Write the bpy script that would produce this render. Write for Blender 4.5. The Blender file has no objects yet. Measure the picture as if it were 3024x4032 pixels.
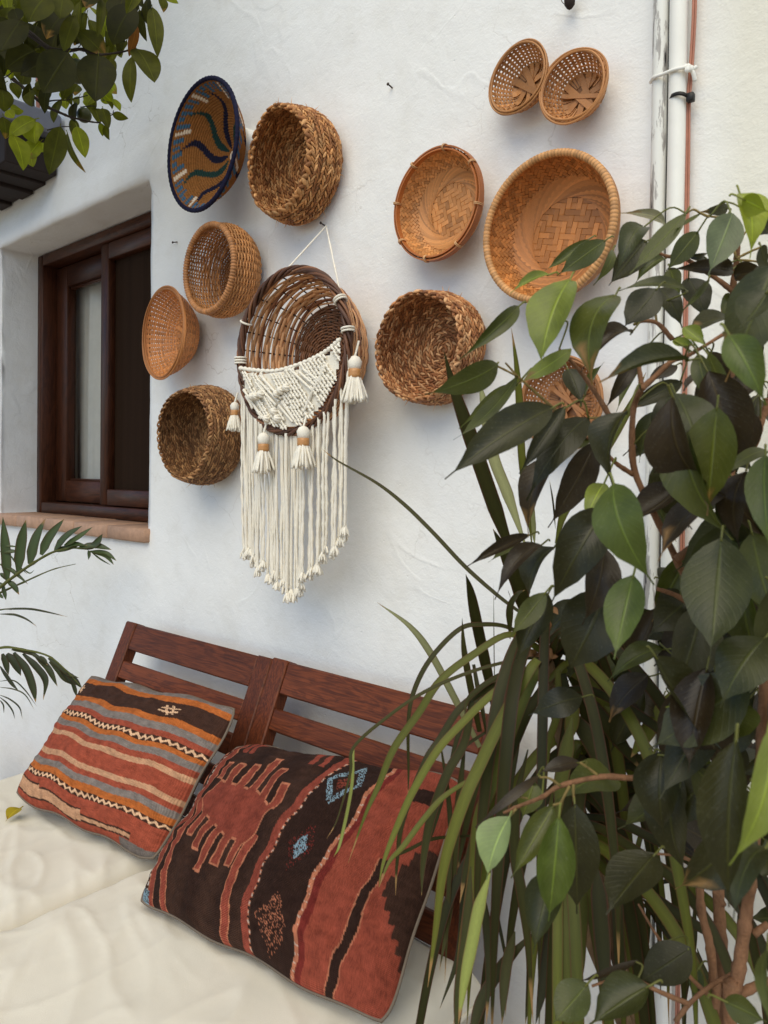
import bpy, math, random
from mathutils import Vector, Matrix, noise
R = random.Random(7)
PI = math.pi
SC = bpy.context.scene
COL = SC.collection

# ------------------------------------------------------------------ camera
F = 3029.5                      # focal length in pixels of the 3024 x 4032 photograph
PPY = 1889.0                    # principal row
CAM = Vector((0.0, -1.2, 1.2))
M3 = (Matrix.Rotation(math.radians(42), 3, 'Z') @ Matrix.Rotation(math.radians(90 - 0.5), 3, 'X')
      @ Matrix.Rotation(math.radians(0.53), 3, 'Z'))
cd = bpy.data.cameras.new('camera')
cam = bpy.data.objects.new('camera', cd)
COL.objects.link(cam)
cam.location = CAM
cam.rotation_euler = M3.to_euler()
cd.sensor_fit = 'VERTICAL'
cd.sensor_height = 36.0
cd.sensor_width = 27.0
cd.lens = F / 4032 * 36
cd.shift_y = (PPY - 2016) / 4032
cd.clip_start = 0.02
cd.clip_end = 500
cd.dof.use_dof = True
cd.dof.focus_distance = 1.75
cd.dof.aperture_fstop = 13
SC.camera = cam

# ------------------------------------------------------------------ sky, sun, exposure
SUN_EL, SUN_AZ = 52.0, 156.0    # azimuth clockwise from +Y: the sun stands in front of the wall
w = bpy.data.worlds.new('World')
SC.world = w
w.use_nodes = True
nt = w.node_tree
sky = nt.nodes.new('ShaderNodeTexSky')
sky.sky_type = 'NISHITA'
sky.sun_disc = False
sky.sun_elevation = math.radians(SUN_EL)
sky.sun_rotation = math.radians(SUN_AZ)
sky.air_density = 1.0
sky.dust_density = 0.4
sky.ozone_density = 3.0
hs = nt.nodes.new('ShaderNodeHueSaturation')
hs.inputs['Saturation'].default_value = 0.98
nt.links.new(sky.outputs[0], hs.inputs['Color'])
bg = nt.nodes['Background']
nt.links.new(hs.outputs[0], bg.inputs['Color'])
bg.inputs['Strength'].default_value = 0.15
sl = bpy.data.lights.new('sun', 'SUN')
sl.energy = 2.2
sl.angle = math.radians(60)
sl.color = (1.0, 0.89, 0.62)
so = bpy.data.objects.new('sun', sl)
COL.objects.link(so)
_az, _el = math.radians(SUN_AZ), math.radians(SUN_EL)
_sd = Vector((math.sin(_az) * math.cos(_el), math.cos(_az) * math.cos(_el), math.sin(_el)))
so.rotation_euler = _sd.to_track_quat('Z', 'Y').to_euler()
so.location = (0, -3, 6)
SC.view_settings.view_transform = 'Standard'
SC.view_settings.look = 'None'
SC.view_settings.exposure = 0.28
SC.view_settings.gamma = 1.0

# ------------------------------------------------------------------ helpers
def ray(px, py):
    return M3 @ Vector(((px - 1512) / F, -(py - PPY) / F, -1.0))
def P(px, py, y=None, t=None, z=None, x=None):
    """world point seen at a photograph pixel, at plane y / z / x or at forward distance t"""
    d = ray(px, py)
    if y is not None: t = (y - CAM.y) / d.y
    elif z is not None: t = (z - CAM.z) / d.z
    elif x is not None: t = (x - CAM.x) / d.x
    return CAM + d * t
def lin(c):
    c = c / 255.0
    return c / 12.92 if c <= 0.04045 else ((c + 0.055) / 1.055) ** 2.4
def S(r, g, b): return (lin(r), lin(g), lin(b), 1.0)
def mix(a, b, t): return tuple(a[i] * (1 - t) + b[i] * t for i in range(3)) + (1.0,)
def mul(a, k): return (a[0] * k, a[1] * k, a[2] * k, 1.0)

class MB:
    def __init__(s): s.v = []; s.f = []; s.c = []; s.uv = []
    def add(s, vs, fs, col=(1, 1, 1, 1), uv=None):
        o = len(s.v)
        s.v.extend(vs); s.f.extend([tuple(i + o for i in f) for f in fs])
        s.c.extend([col] * len(vs) if not isinstance(col, list) else col)
        s.uv.extend(uv if uv else [(0.5, 0.5)] * len(vs))
    def build(s, name, mat, parent=None, smooth=True, off=None, auto=None):
        me = bpy.data.meshes.new(name)
        vs = [(v[0] - off[0], v[1] - off[1], v[2] - off[2]) for v in s.v] if off is not None else [tuple(v) for v in s.v]
        me.from_pydata(vs, [], s.f)
        a = me.color_attributes.new('Col', 'FLOAT_COLOR', 'POINT')
        flat = []
        for c in s.c: flat.extend(c if len(c) == 4 else (c[0], c[1], c[2], 1.0))
        a.data.foreach_set('color', flat)
        ul = me.uv_layers.new(name='UVMap')
        idx = [0] * len(me.loops); me.loops.foreach_get('vertex_index', idx)
        fu = []
        for i in idx: fu.extend(s.uv[i])
        ul.data.foreach_set('uv', fu)
        if smooth: me.polygons.foreach_set('use_smooth', [True] * len(me.polygons))
        if auto and smooth:
            try: me.set_sharp_from_angle(angle=math.radians(auto))
            except Exception: pass
        me.materials.append(mat)
        me.update()
        o = bpy.data.objects.new(name, me)
        COL.objects.link(o)
        if parent is not None: o.parent = parent
        return o

def tag(o, label, cat, group=None, kind=None):
    if label: o['label'] = label
    if cat: o['category'] = cat
    if group: o['group'] = group
    if kind: o['kind'] = kind
    return o
def empty(name, loc, label, cat, group=None, rot=(0, 0, 0)):
    o = bpy.data.objects.new(name, None)
    o.empty_display_size = 0.05
    COL.objects.link(o)
    o.location = loc; o.rotation_euler = rot
    return tag(o, label, cat, group)
def label(o, text): o['label'] = text; return o

def crom(pts, n):
    """Catmull-Rom through pts, n samples per span"""
    p = [Vector(q) for q in pts]
    if len(p) < 3:
        return [p[0].lerp(p[1], i / n) for i in range(n + 1)]
    q = [p[0] * 2 - p[1]] + p + [p[-1] * 2 - p[-2]]
    out = []
    for i in range(1, len(q) - 2):
        a, b, c, d = q[i - 1], q[i], q[i + 1], q[i + 2]
        for k in range(n):
            t = k / n
            out.append(0.5 * ((2 * b) + (c - a) * t + (2 * a - 5 * b + 4 * c - d) * t * t + (3 * b - a - 3 * c + d) * t ** 3))
    out.append(p[-1])
    return out

def tube(mb, path, rad, sides=6, col=(1, 1, 1, 1), closed=False, caps=True, lobes=0, lobe_amp=0.2, twist=0.0, ref=None):
    path = [Vector(p) for p in path]
    n = len(path)
    vs, fs, cs = [], [], []
    prev = Vector(ref) if ref else None
    L = 0.0
    for i, p in enumerate(path):
        if closed: tg = (path[(i + 1) % n] - path[i - 1])
        else: tg = (path[min(i + 1, n - 1)] - path[max(i - 1, 0)])
        if tg.length < 1e-9: tg = Vector((0, 0, 1))
        tg.normalize()
        if prev is None:
            prev = tg.orthogonal()
        nn = (prev - tg * prev.dot(tg))
        if nn.length < 1e-6: nn = tg.orthogonal()
        nn.normalize(); prev = nn
        bn = tg.cross(nn)
        r = rad(i / (n - 1 if n > 1 else 1)) if callable(rad) else (rad[i] if isinstance(rad, (list, tuple)) else rad)
        if i: L += (path[i] - path[i - 1]).length
        for k in range(sides):
            a = 2 * PI * k / sides
            rr = r * (1 + lobe_amp * math.cos(lobes * (a - twist * L))) if lobes else r
            vs.append(p + nn * (rr * math.cos(a)) + bn * (rr * math.sin(a)))
        if isinstance(col, list): cs.extend([col[i]] * sides)
    m = n if closed else n - 1
    for i in range(m):
        j = (i + 1) % n
        for k in range(sides):
            k2 = (k + 1) % sides
            fs.append((i * sides + k, i * sides + k2, j * sides + k2, j * sides + k))
    if caps and not closed:
        fs.append(tuple(range(sides - 1, -1, -1)))
        fs.append(tuple((n - 1) * sides + k for k in range(sides)))
    uvs = [(k / sides, i / max(1, n - 1)) for i in range(n) for k in range(sides)]
    mb.add(vs, fs, cs if isinstance(col, list) else col, uvs)

def box(mb, c, sx, sy, sz, bev=0.0, ax=None, col=(1, 1, 1, 1)):
    """bevelled box, centre c, half sizes, optional axes"""
    X, Y, Z = ax if ax else (Vector((1, 0, 0)), Vector((0, 1, 0)), Vector((0, 0, 1)))
    c = Vector(c)
    b = min(bev, sx * 0.9, sy * 0.9, sz * 0.9)
    vs, fs, idx = [], [], {}
    def pt(i, j, k, which):
        key = (i, j, k, which)
        if key not in idx:
            x, y, z = i * (sx - (0 if which == 0 else b)), j * (sy - (0 if which == 1 else b)), k * (sz - (0 if which == 2 else b))
            idx[key] = len(vs); vs.append(c + X * x + Y * y + Z * z)
        return idx[key]
    if b <= 0:
        for k in (-1, 1):
            for j in (-1, 1):
                for i in (-1, 1): vs.append(c + X * (i * sx) + Y * (j * sy) + Z * (k * sz))
        fs = [(0, 2, 3, 1), (4, 5, 7, 6), (0, 1, 5, 4), (2, 6, 7, 3), (0, 4, 6, 2), (1, 3, 7, 5)]
        mb.add(vs, fs, col); return
    s = (-1, 1)
    for i in s:
        q = [pt(i, -1, -1, 0), pt(i, 1, -1, 0), pt(i, 1, 1, 0), pt(i, -1, 1, 0)]
        fs.append(tuple(q if i > 0 else q[::-1]))
    for j in s:
        q = [pt(-1, j, -1, 1), pt(-1, j, 1, 1), pt(1, j, 1, 1), pt(1, j, -1, 1)]
        fs.append(tuple(q if j > 0 else q[::-1]))
    for k in s:
        q = [pt(-1, -1, k, 2), pt(1, -1, k, 2), pt(1, 1, k, 2), pt(-1, 1, k, 2)]
        fs.append(tuple(q if k > 0 else q[::-1]))
    for i in s:
        for j in s:
            q = [pt(i, j, -1, 0), pt(i, j, -1, 1), pt(i, j, 1, 1), pt(i, j, 1, 0)]
            fs.append(tuple(q if i * j > 0 else q[::-1]))
        for k in s:
            q = [pt(i, -1, k, 0), pt(i, 1, k, 0), pt(i, 1, k, 2), pt(i, -1, k, 2)]
            fs.append(tuple(q if i * k > 0 else q[::-1]))
    for j in s:
        for k in s:
            q = [pt(-1, j, k, 1), pt(-1, j, k, 2), pt(1, j, k, 2), pt(1, j, k, 1)]
            fs.append(tuple(q if j * k > 0 else q[::-1]))
    for i in s:
        for j in s:
            for k in s:
                q = [pt(i, j, k, 0), pt(i, j, k, 1), pt(i, j, k, 2)]
                fs.append(tuple(q if i * j * k > 0 else q[::-1]))
    mb.add(vs, fs, col)

def ribbon(mb, pts, nrm, width, thick=0.001, col=(1, 1, 1, 1), closed=False):
    """flat strip with thickness; nrm: list of normals; width: number or list"""
    n = len(pts)
    vs, fs = [], []
    for i in range(n):
        a = pts[i - 1] if (closed or i) else pts[i]
        b = pts[(i + 1) % n] if (closed or i < n - 1) else pts[i]
        tg = (b - a).normalized()
        N = nrm[i]; sd = tg.cross(N)
        if sd.length < 1e-6: sd = tg.orthogonal()
        sd.normalize()
        N = sd.cross(tg)
        w2 = (width[i] if isinstance(width, list) else width) * 0.5
        h = thick * 0.5
        vs += [pts[i] - sd * w2 - N * h, pts[i] + sd * w2 - N * h, pts[i] + sd * w2 + N * h, pts[i] - sd * w2 + N * h]
    for i in range(n if closed else n - 1):
        j = (i + 1) % n
        for k in range(4):
            k2 = (k + 1) % 4
            fs.append((i * 4 + k, j * 4 + k, j * 4 + k2, i * 4 + k2))
    if not closed:
        fs.append((0, 1, 2, 3)); fs.append(((n - 1) * 4 + 3, (n - 1) * 4 + 2, (n - 1) * 4 + 1, (n - 1) * 4))
    uvs = []
    for i in range(n):
        v = i / max(1, n - 1)
        uvs += [(0, v), (1, v), (1, v), (0, v)]
    mb.add(vs, fs, col, uvs)

# ------------------------------------------------------------------ materials
def new_mat(name):
    m = bpy.data.materials.new(name); m.use_nodes = True
    return m, m.node_tree, m.node_tree.nodes['Principled BSDF']
def nd(t, typ, **kw):
    n = t.nodes.new(typ)
    for k, v in kw.items():
        if k in n.inputs: n.inputs[k].default_value = v
        else: setattr(n, k, v)
    return n
def ramp(t, stops):
    r = t.nodes.new('ShaderNodeValToRGB')
    e = r.color_ramp.elements
    while len(e) < len(stops): e.new(0.5)
    for i, (p, c) in enumerate(stops): e[i].position = p; e[i].color = c
    return r
def pm(name, base=None, attr=False, rough=0.6, var=0.25, vscale=30.0, stretch=(1, 1, 1), objrand=0.0, bump=0.0, bscale=200.0,
       spec=0.4, transl=0.0, tcol=None, uvc=False, bstretch=None, hue=0.0, coat=0.0):
    """general procedural material: base colour (or the piece's own Col) with noise, per-piece variation and fine relief"""
    m, t, b = new_mat(name)
    L = t.links
    tc = nd(t, 'ShaderNodeTexCoord')
    mp = nd(t, 'ShaderNodeMapping'); mp.inputs['Scale'].default_value = stretch
    L.new(tc.outputs['UV' if uvc else 'Object'], mp.inputs['Vector'])
    nz = nd(t, 'ShaderNodeTexNoise', Scale=vscale, Detail=6.0, Roughness=0.65)
    L.new(mp.outputs[0], nz.inputs['Vector'])
    mr = nd(t, 'ShaderNodeMapRange'); mr.inputs['From Min'].default_value = 0.25; mr.inputs['From Max'].default_value = 0.75
    mr.inputs['To Min'].default_value = 1 - var; mr.inputs['To Max'].default_value = 1 + var
    L.new(nz.outputs['Fac'], mr.inputs['Value'])
    val = mr.outputs[0]
    if objrand > 0:
        oi = nd(t, 'ShaderNodeObjectInfo')
        m2 = nd(t, 'ShaderNodeMapRange'); m2.inputs['To Min'].default_value = 1 - objrand; m2.inputs['To Max'].default_value = 1 + objrand
        L.new(oi.outputs['Random'], m2.inputs['Value'])
        mm = nd(t, 'ShaderNodeMath', operation='MULTIPLY')
        L.new(val, mm.inputs[0]); L.new(m2.outputs[0], mm.inputs[1]); val = mm.outputs[0]
    hv = nd(t, 'ShaderNodeHueSaturation')
    L.new(val, hv.inputs['Value'])
    if attr:
        at = nd(t, 'ShaderNodeAttribute', attribute_name='Col')
        if base is not None:
            mx = nd(t, 'ShaderNodeMix', data_type='RGBA', blend_type='MULTIPLY')
            mx.inputs[0].default_value = 1.0
            L.new(at.outputs['Color'], mx.inputs[6]); mx.inputs[7].default_value = base
            L.new(mx.outputs[2], hv.inputs['Color'])
        else: L.new(at.outputs['Color'], hv.inputs['Color'])
    else: hv.inputs['Color'].default_value = base
    if hue > 0:
        oi2 = nd(t, 'ShaderNodeObjectInfo')
        m3 = nd(t, 'ShaderNodeMapRange'); m3.inputs['To Min'].default_value = 0.5 - hue; m3.inputs['To Max'].default_value = 0.5 + hue
        L.new(oi2.outputs['Random'], m3.inputs['Value']); L.new(m3.outputs[0], hv.inputs['Hue'])
    L.new(hv.outputs[0], b.inputs['Base Color'])
    b.inputs['Roughness'].default_value = rough
    b.inputs['Specular IOR Level'].default_value = spec
    if coat: b.inputs['Coat Weight'].default_value = coat; b.inputs['Coat Roughness'].default_value = 0.25
    if bump > 0:
        n2 = nd(t, 'ShaderNodeTexNoise', Scale=bscale, Detail=4.0)
        if bstretch:
            mp2 = nd(t, 'ShaderNodeMapping'); mp2.inputs['Scale'].default_value = bstretch
            L.new(tc.outputs['UV' if uvc else 'Object'], mp2.inputs['Vector']); L.new(mp2.outputs[0], n2.inputs['Vector'])
        else: L.new(tc.outputs['Object'], n2.inputs['Vector'])
        bp = nd(t, 'ShaderNodeBump', Strength=bump, Distance=0.002)
        L.new(n2.outputs['Fac'], bp.inputs['Height']); L.new(bp.outputs[0], b.inputs['Normal'])
    if transl > 0:
        tr = nd(t, 'ShaderNodeBsdfTranslucent')
        mc = nd(t, 'ShaderNodeMix', data_type='RGBA', blend_type='MULTIPLY'); mc.inputs[0].default_value = 1.0
        L.new(hv.outputs[0], mc.inputs[6]); mc.inputs[7].default_value = tcol or (1.6, 1.8, 0.8, 1)
        L.new(mc.outputs[2], tr.inputs['Color'])
        ms = nd(t, 'ShaderNodeMixShader'); ms.inputs[0].default_value = transl
        L.new(b.outputs[0], ms.inputs[1]); L.new(tr.outputs[0], ms.inputs[2])
        L.new(ms.outputs[0], t.nodes['Material Output'].inputs['Surface'])
    return m

def plaster_mat():
    m, t, b = new_mat('white_plaster'); L = t.links
    tc = nd(t, 'ShaderNodeTexCoord')
    n1 = nd(t, 'ShaderNodeTexNoise', Scale=1.3, Detail=5.0, Roughness=0.55)
    n2 = nd(t, 'ShaderNodeTexNoise', Scale=9.0, Detail=6.0, Roughness=0.6)
    n3 = nd(t, 'ShaderNodeTexNoise', Scale=230.0, Detail=3.0)
    n4 = nd(t, 'ShaderNodeTexNoise', Scale=26.0, Detail=8.0, Roughness=0.62)
    n4.inputs['Distortion'].default_value = 0.7
    for n in (n1, n2, n3, n4): L.new(tc.outputs['Object'], n.inputs['Vector'])
    c1 = ramp(t, [(0.3, (0.80, 0.785, 0.75, 1)), (0.7, (0.90, 0.895, 0.88, 1))]); L.new(n1.outputs['Fac'], c1.inputs['Fac'])
    c2 = ramp(t, [(0.25, (0.86, 0.84, 0.80, 1)), (0.5, (1, 1, 1, 1))]); L.new(n2.outputs['Fac'], c2.inputs['Fac'])
    mx = nd(t, 'ShaderNodeMix', data_type='RGBA', blend_type='MULTIPLY'); mx.inputs[0].default_value = 0.55
    L.new(c1.outputs[0], mx.inputs[6]); L.new(c2.outputs[0], mx.inputs[7])
    # warm light on the strip beyond the drainpipes, painted in as cream tint
    sx = nd(t, 'ShaderNodeSeparateXYZ'); L.new(tc.outputs['Object'], sx.inputs[0])
    mr = nd(t, 'ShaderNodeMapRange'); mr.inputs['From Min'].default_value = -0.47; mr.inputs['From Max'].default_value = -0.37
    L.new(sx.outputs['X'], mr.inputs['Value'])
    mx2 = nd(t, 'ShaderNodeMix', data_type='RGBA', blend_type='MULTIPLY'); mx2.inputs[7].default_value = (0.92, 0.885, 0.78, 1)
    L.new(mr.outputs[0], mx2.inputs[0]); L.new(mx.outputs[2], mx2.inputs[6])
    # short hairline cracks
    vo = nd(t, 'ShaderNodeTexVoronoi', feature='DISTANCE_TO_EDGE', Scale=2.6)
    mpv = nd(t, 'ShaderNodeMapping'); mpv.inputs['Scale'].default_value = (0.8, 1, 1.3)
    nw = nd(t, 'ShaderNodeTexNoise', Scale=7.0, Detail=4.0)
    L.new(tc.outputs['Object'], nw.inputs['Vector'])
    av = nd(t, 'ShaderNodeMix', data_type='RGBA', blend_type='LINEAR_LIGHT'); av.inputs[0].default_value = 0.16
    L.new(tc.outputs['Object'], av.inputs[6]); L.new(nw.outputs['Color'], av.inputs[7])
    L.new(av.outputs[2], mpv.inputs['Vector']); L.new(mpv.outputs[0], vo.inputs['Vector'])
    cr = ramp(t, [(0.0, (1, 1, 1, 1)), (0.006, (0, 0, 0, 1))]); L.new(vo.outputs['Distance'], cr.inputs['Fac'])
    nm = nd(t, 'ShaderNodeTexNoise', Scale=2.1, Detail=3.0); L.new(tc.outputs['Object'], nm.inputs['Vector'])
    cm = ramp(t, [(0.52, (0, 0, 0, 1)), (0.66, (1, 1, 1, 1))]); L.new(nm.outputs['Fac'], cm.inputs['Fac'])
    ck = nd(t, 'ShaderNodeMath', operation='MULTIPLY'); L.new(cr.outputs[0], ck.inputs[0]); L.new(cm.outputs[0], ck.inputs[1])
    ck2 = nd(t, 'ShaderNodeMath', operation='MULTIPLY'); L.new(ck.outputs[0], ck2.inputs[0]); ck2.inputs[1].default_value = 0.5
    mx3 = nd(t, 'ShaderNodeMix', data_type='RGBA', blend_type='MIX'); mx3.inputs[7].default_value = (0.45, 0.40, 0.34, 1)
    L.new(ck2.outputs[0], mx3.inputs[0]); L.new(mx2.outputs[2], mx3.inputs[6])
    L.new(mx3.outputs[2], b.inputs['Base Color'])
    b.inputs['Roughness'].default_value = 0.85; b.inputs['Specular IOR Level'].default_value = 0.2
    r4 = ramp(t, [(0.35, (0, 0, 0, 1)), (0.62, (1, 1, 1, 1))]); L.new(n4.outputs['Fac'], r4.inputs['Fac'])
    b1 = nd(t, 'ShaderNodeBump', Strength=0.16, Distance=0.0030); L.new(r4.outputs[0], b1.inputs['Height'])
    b2 = nd(t, 'ShaderNodeBump', Strength=0.30, Distance=0.0016); L.new(n3.outputs['Fac'], b2.inputs['Height']); L.new(b1.outputs[0], b2.inputs['Normal'])
    b3 = nd(t, 'ShaderNodeBump', Strength=0.28, Distance=0.010); L.new(n2.outputs['Fac'], b3.inputs['Height']); L.new(b2.outputs[0], b3.inputs['Normal'])
    b4 = nd(t, 'ShaderNodeBump', Strength=0.3, Distance=0.002); b4.invert = True
    L.new(ck.outputs[0], b4.inputs['Height']); L.new(b3.outputs[0], b4.inputs['Normal'])
    mpt = nd(t, 'ShaderNodeMapping'); mpt.inputs['Rotation'].default_value = (0, 0.5, 0); mpt.inputs['Scale'].default_value = (3.0, 3.0, 7.0)
    L.new(tc.outputs['Object'], mpt.inputs['Vector'])
    nt_ = nd(t, 'ShaderNodeTexNoise', Scale=1.0, Detail=7.0, Roughness=0.6, Distortion=1.5); L.new(mpt.outputs[0], nt_.inputs['Vector'])
    rt = ramp(t, [(0.40, (0, 0, 0, 1)), (0.50, (1, 1, 1, 1)), (0.56, (0.3, 0.3, 0.3, 1))]); L.new(nt_.outputs['Fac'], rt.inputs['Fac'])
    b5 = nd(t, 'ShaderNodeBump', Strength=0.07, Distance=0.003); L.new(rt.outputs[0], b5.inputs['Height']); L.new(b4.outputs[0], b5.inputs['Normal'])
    # sparse trowel ridges and small pits
    nr_ = nd(t, 'ShaderNodeTexNoise', Scale=2.4, Detail=3.0, Roughness=0.5, Distortion=0.8); L.new(tc.outputs['Object'], nr_.inputs['Vector'])
    rr = ramp(t, [(0.478, (0, 0, 0, 1)), (0.497, (1, 1, 1, 1)), (0.503, (1, 1, 1, 1)), (0.512, (0, 0, 0, 1))]); L.new(nr_.outputs['Fac'], rr.inputs['Fac'])
    nk = nd(t, 'ShaderNodeTexNoise', Scale=4.3, Detail=3.0); L.new(tc.outputs['Object'], nk.inputs['Vector'])
    rk = ramp(t, [(0.48, (0, 0, 0, 1)), (0.60, (1, 1, 1, 1))]); L.new(nk.outputs['Fac'], rk.inputs['Fac'])
    mk = nd(t, 'ShaderNodeMath', operation='MULTIPLY'); L.new(rr.outputs[0], mk.inputs[0]); L.new(rk.outputs[0], mk.inputs[1])
    b6 = nd(t, 'ShaderNodeBump', Strength=0.16, Distance=0.005); L.new(mk.outputs[0], b6.inputs['Height']); L.new(b5.outputs[0], b6.inputs['Normal'])
    vp = nd(t, 'ShaderNodeTexVoronoi', Scale=34.0); L.new(tc.outputs['Object'], vp.inputs['Vector'])
    rp = ramp(t, [(0.03, (1, 1, 1, 1)), (0.09, (0, 0, 0, 1))]); L.new(vp.outputs['Distance'], rp.inputs['Fac'])
    mp_ = nd(t, 'ShaderNodeMath', operation='MULTIPLY'); L.new(rp.outputs[0], mp_.inputs[0]); L.new(rk.outputs[0], mp_.inputs[1])
    b7 = nd(t, 'ShaderNodeBump', Strength=0.35, Distance=0.003); b7.invert = True; L.new(mp_.outputs[0], b7.inputs['Height']); L.new(b6.outputs[0], b7.inputs['Normal'])
    L.new(b7.outputs[0], b.inputs['Normal'])
    return m

def wood_mat(name, c0, c1, axis='X', rough=0.42, scale=1.0):
    m, t, b = new_mat(name); L = t.links
    tc = nd(t, 'ShaderNodeTexCoord'); mp = nd(t, 'ShaderNodeMapping')
    oi = nd(t, 'ShaderNodeObjectInfo')
    ad = nd(t, 'ShaderNodeVectorMath', operation='ADD')
    L.new(tc.outputs['Object'], ad.inputs[0])
    cmb = nd(t, 'ShaderNodeCombineXYZ'); L.new(oi.outputs['Random'], cmb.inputs[0]); L.new(oi.outputs['Random'], cmb.inputs[1]); L.new(oi.outputs['Random'], cmb.inputs[2])
    sc = nd(t, 'ShaderNodeVectorMath', operation='SCALE'); sc.inputs['Scale'].default_value = 7.0
    L.new(cmb.outputs[0], sc.inputs[0]); L.new(sc.outputs[0], ad.inputs[1]); L.new(ad.outputs[0], mp.inputs['Vector'])
    mp.inputs['Scale'].default_value = {'X': (2.2, 14, 14), 'Z': (14, 14, 2.2)}[axis]
    n1 = nd(t, 'ShaderNodeTexNoise', Scale=2.2 * scale, Detail=5.0, Roughness=0.55, Distortion=1.2); L.new(mp.outputs[0], n1.inputs['Vector'])
    wv = nd(t, 'ShaderNodeMath', operation='SINE'); ml = nd(t, 'ShaderNodeMath', operation='MULTIPLY'); ml.inputs[1].default_value = 34.0
    L.new(n1.outputs['Fac'], ml.inputs[0]); L.new(ml.outputs[0], wv.inputs[0])
    mp2 = nd(t, 'ShaderNodeMapping'); L.new(ad.outputs[0], mp2.inputs['Vector'])
    mp2.inputs['Scale'].default_value = {'X': (6, 160, 160), 'Z': (160, 160, 6)}[axis]
    n2 = nd(t, 'ShaderNodeTexNoise', Scale=2.5, Detail=3.0); L.new(mp2.outputs[0], n2.inputs['Vector'])
    a1 = nd(t, 'ShaderNodeMath', operation='MULTIPLY_ADD'); L.new(wv.outputs[0], a1.inputs[0]); a1.inputs[1].default_value = 0.13; L.new(n2.outputs['Fac'], a1.inputs[2])
    cr = ramp(t, [(0.25, c0), (0.75, c1)]); L.new(a1.outputs[0], cr.inputs['Fac'])
    hv = nd(t, 'ShaderNodeHueSaturation'); m2 = nd(t, 'ShaderNodeMapRange'); m2.inputs['To Min'].default_value = 0.8; m2.inputs['To Max'].default_value = 1.2
    L.new(oi.outputs['Random'], m2.inputs['Value']); L.new(m2.outputs[0], hv.inputs['Value']); L.new(cr.outputs[0], hv.inputs['Color'])
    L.new(hv.outputs[0], b.inputs['Base Color'])
    b.inputs['Roughness'].default_value = rough; b.inputs['Specular IOR Level'].default_value = 0.25
    bp = nd(t, 'ShaderNodeBump', Strength=0.25, Distance=0.001); L.new(n2.outputs['Fac'], bp.inputs['Height']); L.new(bp.outputs[0], b.inputs['Normal'])
    return m

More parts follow.
